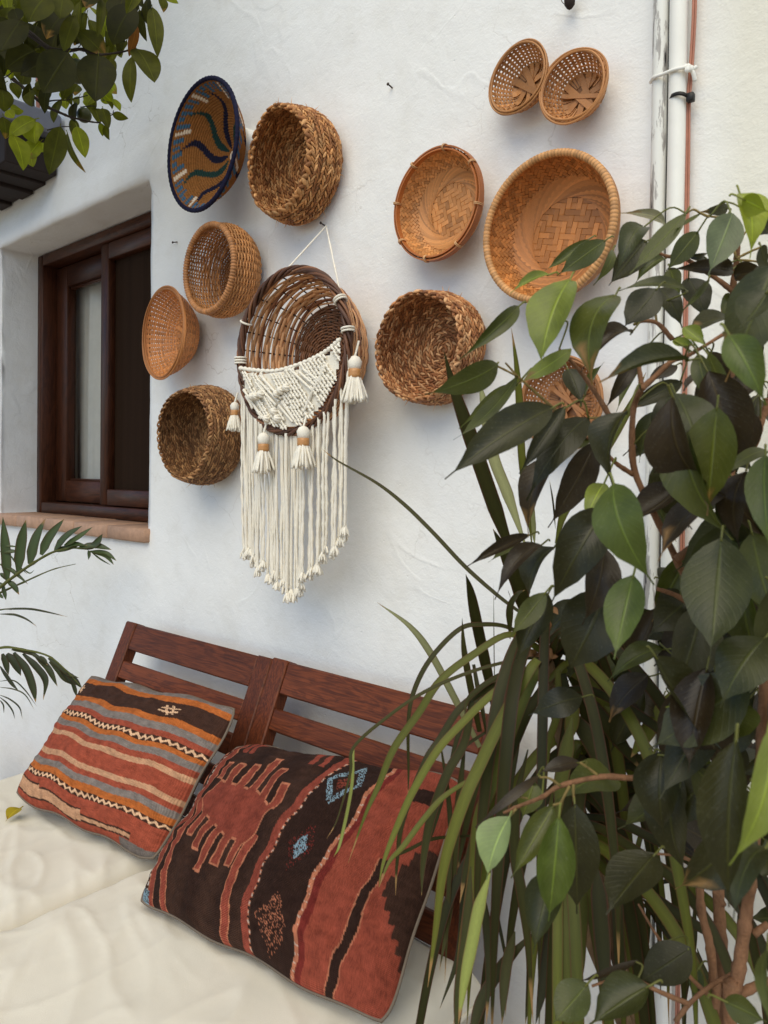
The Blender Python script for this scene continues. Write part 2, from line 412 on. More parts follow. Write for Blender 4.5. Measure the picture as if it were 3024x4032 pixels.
def leaf_mat(name, rib=1.5, rough=0.35, transl=0.15, dust=0.25, spec=0.5, tcol=(1.5, 1.9, 0.6, 1)):
    """glossy leaf: colour from Col, paler midrib and side veins from UV, dust specks"""
    m, t, b = new_mat(name); L = t.links
    uv = nd(t, 'ShaderNodeTexCoord'); sp = nd(t, 'ShaderNodeSeparateXYZ'); L.new(uv.outputs['UV'], sp.inputs[0])
    d = nd(t, 'ShaderNodeMath', operation='SUBTRACT'); L.new(sp.outputs['X'], d.inputs[0]); d.inputs[1].default_value = 0.5
    ab = nd(t, 'ShaderNodeMath', operation='ABSOLUTE'); L.new(d.outputs[0], ab.inputs[0])
    rb = nd(t, 'ShaderNodeMapRange'); rb.inputs['From Min'].default_value = 0.012; rb.inputs['From Max'].default_value = 0.035
    rb.inputs['To Min'].default_value = 1.0; rb.inputs['To Max'].default_value = 0.0; L.new(ab.outputs[0], rb.inputs['Value'])
    # side veins
    q = nd(t, 'ShaderNodeMath', operation='MULTIPLY_ADD'); L.new(ab.outputs[0], q.inputs[0]); q.inputs[1].default_value = -0.5; L.new(sp.outputs['Y'], q.inputs[2])
    q2 = nd(t, 'ShaderNodeMath', operation='MULTIPLY'); L.new(q.outputs[0], q2.inputs[0]); q2.inputs[1].default_value = 85.0
    q3 = nd(t, 'ShaderNodeMath', operation='SINE'); L.new(q2.outputs[0], q3.inputs[0])
    q4 = nd(t, 'ShaderNodeMapRange'); q4.inputs['From Min'].default_value = 0.55; q4.inputs['From Max'].default_value = 1.0; q4.inputs['To Max'].default_value = 0.12
    L.new(q3.outputs[0], q4.inputs['Value'])
    mxv = nd(t, 'ShaderNodeMath', operation='MAXIMUM'); L.new(rb.outputs[0], mxv.inputs[0]); L.new(q4.outputs[0], mxv.inputs[1])
    at = nd(t, 'ShaderNodeAttribute', attribute_name='Col')
    nz = nd(t, 'ShaderNodeTexNoise', Scale=45.0, Detail=5.0); L.new(uv.outputs['Object'], nz.inputs['Vector'])
    mr = nd(t, 'ShaderNodeMapRange'); mr.inputs['From Min'].default_value = 0.3; mr.inputs['From Max'].default_value = 0.7
    mr.inputs['To Min'].default_value = 0.75; mr.inputs['To Max'].default_value = 1.25; L.new(nz.outputs['Fac'], mr.inputs['Value'])
    hv = nd(t, 'ShaderNodeHueSaturation'); L.new(at.outputs['Color'], hv.inputs['Color']); L.new(mr.outputs[0], hv.inputs['Value'])
    lg = nd(t, 'ShaderNodeMix', data_type='RGBA', blend_type='MIX')
    pale = nd(t, 'ShaderNodeMix', data_type='RGBA', blend_type='MULTIPLY'); pale.inputs[0].default_value = 1.0
    L.new(at.outputs['Color'], pale.inputs[6]); pale.inputs[7].default_value = (rib * 1.25, rib * 1.3, rib, 1)
    L.new(mxv.outputs[0], lg.inputs[0]); L.new(hv.outputs[0], lg.inputs[6]); L.new(pale.outputs[2], lg.inputs[7])
    n2 = nd(t, 'ShaderNodeTexNoise', Scale=420.0, Detail=2.0); L.new(uv.outputs['Object'], n2.inputs['Vector'])
    dr = ramp(t, [(0.60, (0, 0, 0, 1)), (0.78, (1, 1, 1, 1))]); L.new(n2.outputs['Fac'], dr.inputs['Fac'])
    dm = nd(t, 'ShaderNodeMath', operation='MULTIPLY'); L.new(dr.outputs[0], dm.inputs[0]); dm.inputs[1].default_value = dust
    du = nd(t, 'ShaderNodeMix', data_type='RGBA', blend_type='MIX'); du.inputs[7].default_value = (0.42, 0.40, 0.30, 1)
    L.new(dm.outputs[0], du.inputs[0]); L.new(lg.outputs[2], du.inputs[6])
    L.new(du.outputs[2], b.inputs['Base Color'])
    rr = nd(t, 'ShaderNodeMapRange'); rr.inputs['To Min'].default_value = rough - 0.08; rr.inputs['To Max'].default_value = rough + 0.2
    L.new(nz.outputs['Fac'], rr.inputs['Value']); L.new(rr.outputs[0], b.inputs['Roughness'])
    b.inputs['Specular IOR Level'].default_value = spec
    bp = nd(t, 'ShaderNodeBump', Strength=0.3, Distance=0.002); L.new(mxv.outputs[0], bp.inputs['Height']); L.new(bp.outputs[0], b.inputs['Normal'])
    tr = nd(t, 'ShaderNodeBsdfTranslucent')
    mc = nd(t, 'ShaderNodeMix', data_type='RGBA', blend_type='MULTIPLY'); mc.inputs[0].default_value = 1.0
    L.new(lg.outputs[2], mc.inputs[6]); mc.inputs[7].default_value = tcol; L.new(mc.outputs[2], tr.inputs['Color'])
    ms = nd(t, 'ShaderNodeMixShader'); ms.inputs[0].default_value = transl
    L.new(b.outputs[0], ms.inputs[1]); L.new(tr.outputs[0], ms.inputs[2]); L.new(ms.outputs[0], t.nodes['Material Output'].inputs['Surface'])
    return m

MAT = {}
MAT['plaster'] = plaster_mat()
MAT['cream_wall'] = pm('cream_lime_paint', S(222, 206, 176), var=0.08, vscale=4, rough=0.9, bump=0.2, bscale=40)
MAT['floor'] = pm('stone_floor', S(150, 140, 126), var=0.3, vscale=6, rough=0.8, bump=0.3, bscale=60)
MAT['bench'] = wood_mat('stained_bench_wood', S(74, 35, 17), S(116, 58, 29), 'X', 0.5)
MAT['bench_v'] = wood_mat('stained_bench_wood_upright', S(68, 32, 16), S(104, 51, 26), 'Z', 0.5)
MAT['window_v'] = wood_mat('dark_window_wood_upright', S(48, 25, 15), S(78, 42, 25), 'Z', 0.4)
MAT['window_h'] = wood_mat('dark_window_wood', S(48, 25, 15), S(78, 42, 25), 'X', 0.4)
MAT['tile'] = pm('sill_tile', S(180, 142, 116), var=0.28, vscale=28, rough=0.7, bump=0.3, bscale=120, objrand=0.1)
MAT['grass'] = pm('seagrass', None, attr=True, rough=0.6, var=0.2, vscale=60, objrand=0.06, bump=0.5, bscale=700, spec=0.35)
MAT['rope'] = pm('coiled_rope', None, attr=True, rough=0.85, var=0.22, vscale=350, bump=0.6, bscale=900, spec=0.15)
MAT['wicker'] = pm('honey_wicker', None, attr=True, rough=0.5, var=0.2, vscale=50, objrand=0.14, bump=0.3, bscale=400, spec=0.4)
MAT['bamboo'] = pm('bamboo_strip', None, attr=True, rough=0.45, var=0.22, vscale=14, stretch=(16, 1, 1), uvc=True, objrand=0.2, bump=0.25, bscale=30, bstretch=(20, 1, 1), spec=0.4)
MAT['cotton'] = pm('cotton_cord', S(238, 230, 214), var=0.06, vscale=80, rough=0.9, bump=0.4, bscale=900, spec=0.1)
MAT['brass'] = pm('copper_thread', S(190, 135, 80), var=0.15, vscale=200, rough=0.4, spec=0.5)
MAT['cushion'] = pm('cream_canvas', S(221, 213, 197), var=0.05, vscale=9, rough=0.9, bump=0.5, bscale=1100, spec=0.1)
MAT['linen'] = pm('grey_linen', S(112, 100, 88), var=0.12, vscale=40, rough=0.9, bump=0.3, bscale=900, spec=0.1)
MAT['ficus'] = leaf_mat('ficus_leaf', rib=1.35, rough=0.31, transl=0.16, dust=0.09, spec=0.32)
MAT['citrus'] = leaf_mat('citrus_leaf', rib=1.2, rough=0.5, transl=0.42, dust=0.0, spec=0.16, tcol=(2.0, 2.2, 0.5, 1))
MAT['strap'] = pm('dracaena_leaf', None, attr=True, rough=0.45, var=0.4, vscale=9, stretch=(14, 1, 1), uvc=True, objrand=0.2, spec=0.18, transl=0.16)
MAT['palm'] = pm('palm_leaf', None, attr=True, rough=0.45, var=0.2, vscale=8, stretch=(10, 1, 1), uvc=True, objrand=0.2, spec=0.4, transl=0.15)
MAT['bark'] = pm('ficus_bark', None, attr=True, rough=0.8, var=0.45, vscale=110, stretch=(1, 1, 0.35), bump=0.9, bscale=260, spec=0.15)
MAT['twig'] = pm('dark_twig', S(46, 36, 26), var=0.3, vscale=60, rough=0.8, bump=0.4, bscale=200)
MAT['fruit'] = pm('unripe_orange', S(62, 66, 22), var=0.2, vscale=40, rough=0.4, bump=0.3, bscale=350)
MAT['nail'] = pm('rusty_nail', S(60, 45, 36), var=0.3, vscale=200, rough=0.6)
MAT['blackrub'] = pm('black_plastic', S(28, 24, 22), var=0.1, rough=0.5)
MAT['whitepipe'] = pm('white_pipe', S(236, 233, 224), var=0.06, vscale=14, rough=0.55, bump=0.15, bscale=90)
MAT['cable'] = pm('salmon_cable', S(176, 118, 96), var=0.18, vscale=30, rough=0.6)
MAT['pot'] = pm('terracotta_pot', S(160, 92, 62), var=0.2, vscale=12, rough=0.85, bump=0.3, bscale=80)
MAT['soil'] = pm('potting_soil', S(48, 36, 28), var=0.4, vscale=60, rough=0.95, bump=1.0, bscale=120)
MAT['gutter'] = pm('grey_zinc', S(112, 112, 120), var=0.12, vscale=12, rough=0.45, spec=0.5)
MAT['darkwood'] = pm('dark_eave_boards', S(40, 28, 22), var=0.3, vscale=12, stretch=(1, 8, 1), rough=0.8)
MAT['curtain'] = pm('grey_curtain', S(240, 232, 220), var=0.06, vscale=20, rough=0.9)
MAT['roomwall'] = pm('room_paint', S(120, 112, 104), var=0.05, rough=0.9)
MAT['screen'] = pm('insect_screen', S(44, 31, 22), var=0.25, vscale=30, stretch=(1, 1, 0.02), rough=0.8, spec=0.04)

def peeling_mat():
    m, t, b = new_mat('peeling_pipe_paint'); L = t.links
    tc = nd(t, 'ShaderNodeTexCoord'); mp = nd(t, 'ShaderNodeMapping'); mp.inputs['Scale'].default_value = (60, 60, 9)
    L.new(tc.outputs['Object'], mp.inputs['Vector'])
    n = nd(t, 'ShaderNodeTexNoise', Scale=1.0, Detail=6.0, Roughness=0.62); L.new(mp.outputs[0], n.inputs['Vector'])
    c = ramp(t, [(0.30, S(24, 20, 18)), (0.335, S(150, 145, 140)), (0.41, S(176, 171, 165)), (0.43, S(226, 224, 216))]); L.new(n.outputs['Fac'], c.inputs['Fac'])
    L.new(c.outputs[0], b.inputs['Base Color']); b.inputs['Roughness'].default_value = 0.65
    bp = nd(t, 'ShaderNodeBump', Strength=0.5, Distance=0.001); L.new(c.outputs[0], bp.inputs['Height']); L.new(bp.outputs[0], b.inputs['Normal'])
    return m
MAT['peel'] = peeling_mat()
def glass_mat():
    m, t, b = new_mat('window_glass'); L = t.links
    tr = nd(t, 'ShaderNodeBsdfTransparent'); tr.inputs[0].default_value = (0.9, 0.92, 0.92, 1)
    gl = nd(t, 'ShaderNodeBsdfGlossy'); gl.inputs['Roughness'].default_value = 0.02; gl.inputs[0].default_value = (0.9, 0.9, 0.9, 1)
    fr = nd(t, 'ShaderNodeFresnel'); fr.inputs[0].default_value = 1.52
    ms = nd(t, 'ShaderNodeMixShader'); L.new(fr.outputs[0], ms.inputs[0]); L.new(tr.outputs[0], ms.inputs[1]); L.new(gl.outputs[0], ms.inputs[2])
    L.new(ms.outputs[0], t.nodes['Material Output'].inputs['Surface'])
    return m
MAT['glass'] = glass_mat()

# ------------------------------------------------------------------ ground, wall and window
def n3(p, s): return noise.noise(Vector(p) * s)
mb = MB(); mb.add([(-60, -60, 0), (60, -60, 0), (60, 60, 0), (-60, 60, 0)], [(0, 1, 2, 3)])
tag(mb.build('ground', MAT['floor'], smooth=False), 'pale stone courtyard floor', None, kind='structure')

WX0, WX1 = -3.05, -2.0                   # opening
WZ1 = P(585, 711, y=0).z                 # lintel edge
WZ0 = P(585, 2098, y=0).z                # sill level
WD = 0.137                               # depth of the reveal
def wall_bump(x, z):
    q = Vector((x, 0, z))
    d = 0.0030 * noise.noise(q * 2.2) + 0.0018 * noise.noise(q * 7) + 0.0008 * noise.noise(q * 21)
    # thicker plaster coat over the lintel with ragged upper edge
    e = WZ1 + 0.115 + 0.02 * noise.noise(q * 3.1) + 0.012 * noise.noise(q * 11)
    k = max(0.0, min(1.0, (e - z) / 0.02)) * max(0.0, min(1.0, (-1.78 + 0.05 * noise.noise(q * 5) - x) / 0.06)) * max(0.0, min(1.0, (z - WZ1 + 0.02) / 0.02))
    e2 = WZ1 + 0.06 + 0.02 * noise.noise(q * 4 + Vector((3, 0, 0)))
    k2 = max(0.0, min(1.0, (e2 - z) / 0.012)) * k
    return -(d + 0.006 * k + 0.004 * k2)
def axis(a, b, step):
    n = max(1, int(round((b - a) / step)))
    return [a + (b - a) * i / n for i in range(n + 1)]
mb = MB()
xs = axis(-6.0, WX0 - 0.4, 0.3)[:-1] + axis(WX0 - 0.4, WX0, 0.03)[:-1] + axis(WX0, WX1, 0.03)[:-1] + axis(WX1, 0.9, 0.02)[:-1] + axis(0.9, 3.5, 0.3)
zs = axis(0, 0.7, 0.1)[:-1] + axis(0.7, WZ0, 0.02)[:-1] + axis(WZ0, WZ1, 0.03)[:-1] + axis(WZ1, 2.9, 0.02)[:-1] + axis(2.9, 4.2, 0.3)
ix = {}
vs, fs = [], []
ex, ez = 1e-6, 1e-6
def inside(x, z): return WX0 + ex < x < WX1 - ex and WZ0 + ez < z < WZ1 - ez
for j, z in enumerate(zs):
    for i, x in enumerate(xs):
        if inside(x, z): continue
        y = wall_bump(x, z)
        jx = jz = 0.0
        on = WX0 - ex <= x <= WX1 + ex and WZ0 - ez <= z <= WZ1 + ez
        if on:
            jx = 0.004 * n3((x, 0, z), 9); jz = 0.005 * n3((x, 5, z), 9); y += 0.004
        ix[i, j] = len(vs); vs.append((x + jx, y, z + jz))
for j in range(len(zs) - 1):
    for i in range(len(xs) - 1):
        xm, zm = (xs[i] + xs[i + 1]) / 2, (zs[j] + zs[j + 1]) / 2
        if WX0 < xm < WX1 and WZ0 < zm < WZ1: continue
        fs.append((ix[i, j], ix[i + 1, j], ix[i + 1, j + 1], ix[i, j + 1]))
mb.add(vs, fs)
# reveal: loops running back from the opening edge
i0 = min(range(len(xs)), key=lambda i: abs(xs[i] - WX0)); i1 = min(range(len(xs)), key=lambda i: abs(xs[i] - WX1))
j0 = min(range(len(zs)), key=lambda j: abs(zs[j] - WZ0)); j1 = min(range(len(zs)), key=lambda j: abs(zs[j] - WZ1))
loop = [(i, j0) for i in range(i0, i1)] + [(i1, j) for j in range(j0, j1)] + [(i, j1) for i in range(i1, i0, -1)] + [(i0, j) for j in range(j1, j0, -1)]
depths = [0.006, 0.02, 0.06, 0.10, WD + 0.03, 0.30]
rows = [[ix[p] for p in loop]]
for d in depths:
    r = []
    for (i, j) in loop:
        x, z = xs[i], zs[j]
        s = 0.003
        r.append(len(mb.v)); q = (x, d, z)
        nx = (s if i == i0 else -s if i == i1 else 0) * (1 if d > 0.003 else 0); nz_ = (s if j == j0 else -s if j == j1 else 0)
        mb.add([(x + 0.003 * n3(q, 12) - nx * 0, d, z + 0.003 * n3((x, d + 4, z), 12))], [])
    rows.append(r)
nl = len(loop)
for a, b_ in zip(rows[:-1], rows[1:]):
    for k in range(nl):
        k2 = (k + 1) % nl
        mb.f.append((a[k], a[k2], b_[k2], b_[k]))
wall = mb.build('wall', MAT['plaster'])
tag(wall, 'white plastered courtyard wall with window opening and hung baskets', 'wall')
# outer back of the wall (room side shell)
mb = MB()
for a in ((( -4.2, 0.31, 0.2), (-4.2, 0.31, 2.9), (-4.2, 2.2, 2.9), (-4.2, 2.2, 0.2)), ((-1.2, 0.31, 0.2), (-1.2, 2.2, 0.2), (-1.2, 2.2, 2.9), (-1.2, 0.31, 2.9)),
          ((-4.2, 2.2, 0.2), (-1.2, 2.2, 0.2), (-1.2, 2.2, 2.9), (-4.2, 2.2, 2.9)), ((-4.2, 0.31, 0.2), (-1.2, 0.31, 0.2), (-1.2, 2.2, 0.2), (-4.2, 2.2, 0.2)),
          ((-4.2, 0.31, 2.9), (-4.2, 2.2, 2.9), (-1.2, 2.2, 2.9), (-1.2, 0.31, 2.9))):
    mb.add([Vector(p) for p in a], [(0, 1, 2, 3)])
# front wall of the room around the opening
for (xa, xb, za, zb) in ((-4.2, WX0, 0.2, 2.9), (WX1, -1.2, 0.2, 2.9), (WX0, WX1, 0.2, WZ0), (WX0, WX1, WZ1, 2.9)):
    mb.add([(xa, 0.305, za), (xb, 0.305, za), (xb, 0.305, zb), (xa, 0.305, zb)], [(0, 1, 2, 3)])
tag(mb.build('room', MAT['roomwall'], smooth=False), 'dim room interior behind the window', None, kind='structure')

# window: frame > two sashes with panes
fy = WD
mb = MB()
fw = 0.042
def bar(mb, x0, x1, y0, y1, z0, z1, bev=0.003):
    box(mb, ((x0 + x1) / 2, (y0 + y1) / 2, (z0 + z1) / 2), (x1 - x0) / 2, (y1 - y0) / 2, (z1 - z0) / 2, bev)
A0, A1, B0, B1 = WX0 + 0.004, WX1 - 0.004, WZ0 + 0.012, WZ1 - 0.004
bar(mb, A0, A0 + fw, fy, fy + 0.10, B0, B1)
bar(mb, A1 - fw, A1, fy, fy + 0.10, B0, B1)
win = mb.build('window', MAT['window_v'], wall)
label(win, 'dark brown wooden sliding window')
mb = MB(); bar(mb, A0 + fw, A1 - fw, fy, fy + 0.10, B1 - fw, B1); mb.build('frame_rail', MAT['window_h'], win)
mb = MB(); bar(mb, A0 + fw, A1 - fw, fy, fy + 0.10, B0, B0 + fw); mb.build('frame_rail', MAT['window_h'], win)
XM = (A0 + A1) / 2
def sash(x0, x1, y0, y1, st, rail, rear):
    for (a, b_) in ((x0, x0 + st), (x1 - st, x1)):
        m_ = MB(); bar(m_, a, b_, y0, y1, B0 + fw + 0.004, B1 - fw - 0.004); m_.build('sash_stile', MAT['window_v'], win)
    for (a, b_) in ((B0 + fw + 0.004, B0 + fw + rail), (B1 - fw - rail, B1 - fw - 0.004)):
        m_ = MB(); bar(m_, x0 + st, x1 - st, y0, y1, a, b_); m_.build('sash_rail', MAT['window_h'], win)
    ym = y1 - 0.008
    m_ = MB(); m_.add([(x0 + st, ym, B0 + fw + rail), (x1 - st, ym, B0 + fw + rail), (x1 - st, ym, B1 - fw - rail), (x0 + st, ym, B1 - fw - rail)], [(0, 1, 2, 3)])
    return m_
sash(A0 + fw + 0.004, XM + 0.03, fy + 0.055, fy + 0.095, 0.085, 0.085, True).build('pane', MAT['glass'], win, smooth=False)
sash(XM - 0.035, A1 - fw - 0.004, fy + 0.008, fy + 0.045, 0.05, 0.06, False).build('screen', MAT['screen'], win, smooth=False)
# inner glazing bead of the rear sash
for zz in (B0 + fw + 0.089, B1 - fw - 0.089):
    m_ = MB(); bar(m_, A0 + fw + 0.093, XM - 0.06, fy + 0.070, fy + 0.086, zz - 0.004, zz + 0.004, 0.001); m_.build('glazing_bead', MAT['window_h'], win)
# sill of clay tiles
sill_t = 0.040
sb = MB(); bar(sb, WX0 + 0.02, WX1 - 0.02, 0.03, fy + 0.05, WZ0 - 0.03, WZ0 + 0.0)
sill = sb.build('window_sill', MAT['tile'], wall)
n_t = 5
for k in range(n_t):
    a = WX0 - 0.02 + (WX1 - WX0 + 0.035) * k / n_t; b_ = WX0 - 0.02 + (WX1 - WX0 + 0.035) * (k + 1) / n_t
    m_ = MB(); z1 = WZ0 + 0.014 + R.uniform(-0.002, 0.002)
    bar(m_, a + 0.0025, b_ - 0.0025, -0.020 + R.uniform(-0.003, 0.003), fy + 0.0, z1 - sill_t, z1, 0.004)
    m_.build('tile', MAT['tile'], sill)
# curtain in the room
mb = MB(); vs = []; fs = []
nx_, nz2 = 90, 12
for j in range(nz2 + 1):
    for i in range(nx_ + 1):
        x = -3.10 + 1.2 * i / nx_
        vs.append((x, 0.275 + 0.014 * math.sin(i * 0.95) + 0.008 * math.sin(i * 2.3 + j * 0.2), 0.75 + 1.25 * j / nz2))
for j in range(nz2):
    for i in range(nx_):
        a = j * (nx_ + 1) + i; fs.append((a, a + 1, a + nx_ + 2, a + nx_ + 1))
mb.add(vs, fs)
tag(mb.build('curtain', MAT['curtain']), 'pale grey curtain hanging in folds behind the window glass', 'curtain')

# ------------------------------------------------------------------ pipes, cable, ties, nails
def vpath(xt, yt, xb, yb, ypl, ztop, zbot):
    """nearly vertical run through two photograph points on plane ypl, extended to ztop and zbot"""
    a, b_ = P(xt, yt, y=ypl), P(xb, yb, y=ypl)
    d = (b_ - a) / (b_.z - a.z)
    return a + d * (ztop - a.z), a + d * (zbot - a.z)
def pipe(name, mat, top, bot, r, lab, cat):
    m_ = MB(); n = 40
    tube(m_, [top.lerp(bot, i / n) + Vector((0.0007 * n3((i, 0, 0), 0.7), 0, 0)) for i in range(n + 1)], r, 20)
    return tag(m_.build(name, mat), lab, cat)
t0, b0 = vpath(2604, 0, 2590, 800, -0.016, 3.6, 0.0)
p1 = pipe('drainpipe', MAT['peel'], t0, b0, 0.0118, 'thin old pipe with flaking white paint showing grey and black', 'pipe')
for py in (1845,):
    c = P(2586, py, y=-0.016); m_ = MB()
    tube(m_, [c + Vector((0, 0, z)) for z in (0.022, 0.02, -0.018, -0.02)], [0.0125, 0.0142, 0.0142, 0.0125], 20)
    m_.build('coupling', MAT['peel'], p1)
t1, b1 = vpath(2673, 0, 2660, 800, -0.018, 3.6, 0.0)
p2 = pipe('drainpipe', MAT['whitepipe'], t1, b1, 0.0132, 'smooth cream white pipe beside the flaking pipe', 'pipe')
c = P(2625, 3345, y=-0.018); m_ = MB(); cc = b1 + (t1 - b1) * (c.z / 3.6)
tube(m_, [cc + Vector((0, 0, z)) for z in (0.03, 0.028, -0.028, -0.03)], [0.0135, 0.0155, 0.0155, 0.0135], 20); m_.build('coupling', MAT['whitepipe'], p2)
m_ = MB()
pts = [P(x, y, y=-0.012) for x, y in ((2733, -350), (2731, 0), (2722, 200), (2712, 330), (2706, 420), (2704, 600), (2700, 900), (2693, 1500), (2684, 2000), (2682, 2400), (2678, 3000), (2668, 3600))]
pts[-1].z = 0.3; pts.append(Vector((pts[-1].x, -0.012, 0.02)))
tube(m_, crom(pts, 6), 0.0024, 8)
cb = tag(m_.build('cable', MAT['cable']), 'thin salmon coloured cable running down beside the pipes', 'cable')
m_ = MB(); tube(m_, crom([p + Vector((0.0042, -0.001, 0)) for p in pts], 6), 0.0017, 6); m_.build('cable_strand', MAT['cable'], cb)
m_ = MB(); pts = [P(x, y, y=-0.012) for x, y in ((2641, -350), (2637, 0), (2630, 300), (2624, 600), (2618, 1000), (2612, 1500), (2606, 2000))]; pts.append(Vector((pts[-1].x - 0.004, -0.012, 0.02)))  # dark strip standing in for the shadow gap and black flaking between the pipes
tube(m_, crom(pts, 6), 0.0019, 6); tag(m_.build('cable', MAT['blackrub']), 'thin black strip for the shadow gap and black flaking between the two pipes', 'cable')
# white wire tie knotted round both pipes
m_ = MB()
k1 = [P(2562, 325, y=-0.014), P(2575, 305, y=-0.030), P(2610, 292, y=-0.033), P(2650, 276, y=-0.034), P(2690, 266, y=-0.032), P(2712, 258, y=-0.018)]
tube(m_, crom(k1, 6), 0.0028, 8)
tube(m_, crom([P(2700, 258, y=-0.026), P(2706, 280, y=-0.030), P(2712, 258, y=-0.028), P(2718, 276, y=-0.026), P(2725, 262, y=-0.024)], 6), 0.0034, 8)
tube(m_, crom([P(2712, 268, y=-0.024), P(2728, 272, y=-0.022), P(2744, 262, y=-0.02)], 5), 0.0032, 8)
tube(m_, crom([P(2712, 268, y=-0.024), P(2728, 285, y=-0.022), P(2737, 320, y=-0.016)], 5), 0.0032, 8)
tag(m_.build('wire_tie', MAT['whitepipe']), 'white painted wire tied in a knot around both pipes', 'tie')
m_ = MB()
k2 = [P(2632, 392, y=-0.020), P(2645, 377, y=-0.031), P(2670, 368, y=-0.034), P(2690, 370, y=-0.032), P(2710, 380, y=-0.022)]
cp = crom(k2, 6); ribbon(m_, cp, [Vector((0.1, -1, 0.1))] * len(cp), 0.0055, 0.0015)
ti = tag(m_.build('cable_tie', MAT['blackrub']), 'black plastic cable tie around the cream white pipe', 'tie')
m_ = MB(); box(m_, P(2719, 384, y=-0.022), 0.0055, 0.005, 0.0065, 0.001); m_.build('clasp', MAT['blackrub'], ti)
def nail(px, py, lab, L=0.018, r=0.0016, drop=0.004):
    a = P(px, py, y=0.004); m_ = MB()
    e = a + Vector((0, -L, drop))
    tube(m_, [a, a.lerp(e, 0.5), e], r, 8)
    tube(m_, [e, e + Vector((0, -0.0015, 0))], r * 2.0, 10)
    return tag(m_.build('nail', MAT['nail']), lab, 'nail')
nail(1551, 352, 'bare rusty nail in the wall left of the pair of small bamboo bowls')
nail(703, 952, 'bent rusty nail in the wall beside the honey wicker bowl', drop=-0.006)
HN = P(1284, 890, y=-0.012)
nail(1284, 892, 'nail holding the string of the macrame basket', L=0.016)
# wooden bead hanging from above
m_ = MB()
bc = P(2243, 8, y=-0.02)
tube(m_, [bc + Vector((0, 0, z)) for z in (0.017, 0.013, 0.005, -0.004, -0.010, -0.013)], [0.002, 0.007, 0.0095, 0.0088, 0.005, 0.001], 14)
hb = tag(m_.build('hanging_bead', MAT['darkwood']), 'small dark wooden bead hanging against the upper wall', 'bead')
m_ = MB(); tube(m_, crom([bc + Vector((0, 0, 0.016)), bc + Vector((-0.001, 0.006, 0.08)), bc + Vector((0, 0.019, 0.17))], 5), 0.0008, 6); m_.build('string', MAT['twig'], hb)
m_ = MB(); tube(m_, crom([bc + Vector((-0.002, 0, -0.011)), P(2228, 22, y=-0.02), P(2212, 5, y=-0.02), P(2206, -20, y=-0.02)], 5), 0.0006, 5); m_.build('string', MAT['twig'], hb)
# white conduit stub behind the blue basket
m_ = MB(); a = P(985, 560, y=0.0)
tube(m_, [a + Vector((0, 0.01, 0)), a + Vector((0, -0.02, 0)), a + Vector((0, -0.024, 0))], [0.028, 0.028, 0.022], 18)
tag(m_.build('conduit_stub', MAT['whitepipe']), 'white round conduit stub on the wall behind the blue painted basket', 'pipe')

# ------------------------------------------------------------------ baskets
DS = 3024 / 1659.0
GRP = 'baskets hung on the wall'
def rim_at(cx, cy, rv, yrim):
    """rim centre (photo pixels) on plane yrim -> world centre and radius"""
    c = P(cx * DS, cy * DS, y=yrim)
    d = (c - CAM).dot(M3 @ Vector((0, 0, -1)))
    return c, rv * DS / F * d
def broot(name, lab, c, depth, rot=(0, 0, 0), ygap=0.004):
    return empty(name, (c.x, -ygap, c.z), lab, 'basket', GRP, rot)
def lerp(a, b, t): return a + (b - a) * t
def prof(pts):
    """polyline profile [(r,h)] -> f(s) with s in 0..1 by length, smoothed"""
    q = [p.to_2d() for p in crom([Vector((r, h, 0)) for r, h in pts], 8)]
    L = [0.0]
    for a, b_ in zip(q[:-1], q[1:]): L.append(L[-1] + (b_ - a).length)
    T = L[-1]
    def f(s):
        x = max(0.0, min(1.0, s)) * T
        lo, hi = 0, len(L) - 1
        while hi - lo > 1:
            m = (lo + hi) // 2
            if L[m] <= x: lo = m
            else: hi = m
        k = (x - L[lo]) / max(1e-9, L[hi] - L[lo])
        p = q[lo].lerp(q[hi], k)
        return p.x, p.y
    f.T = T
    return f
def surf(f, shape=None):
    """surface of revolution: (theta, s, offset along the normal) -> point, normal (towards the inside of the basket)"""
    def g(th, s, o=0.0):
        r, h = f(s)
        r2, h2 = f(min(1, s + 0.01)); r1, h1 = f(max(0, s - 0.01))
        dr, dh = r2 - r1, h2 - h1
        l = math.hypot(dr, dh) or 1.0
        nr, nh = -dh / l, dr / l
        k, zoff = shape(th, s) if shape else (1.0, 0.0)
        rr = (r + nr * o)
        p = Vector((rr * math.cos(th) * k, -(h + nh * o), rr * math.sin(th) * k + zoff))
        n = Vector((nr * math.cos(th), -nh, nr * math.sin(th))).normalized()
        return p, n
    g.f = f
    return g
def spindle(mb, c, d, L, r, nrm, col, sides=5, flat=0.75):
    d = d.normalized(); s = d.cross(nrm).normalized(); n = s.cross(d)
    vs, fs = [], []
    prof_ = ((-0.5, 0.25), (-0.28, 0.85), (0.0, 1.0), (0.28, 0.85), (0.5, 0.25))
    for (u, k) in prof_:
        for a in range(sides):
            t = 2 * PI * a / sides
            vs.append(c + d * (u * L) + s * (math.cos(t) * r * k) + n * (math.sin(t) * r * k * flat + (0.25 - u * u) * r * 0.8))
    for i in range(4):
        for a in range(sides):
            b_ = (a + 1) % sides
            fs.append((i * sides + a, i * sides + b_, (i + 1) * sides + b_, (i + 1) * sides + a))
    fs.append(tuple(range(sides))); fs.append(tuple(4 * sides + a for a in range(sides)))
    mb.add(vs, fs, col)

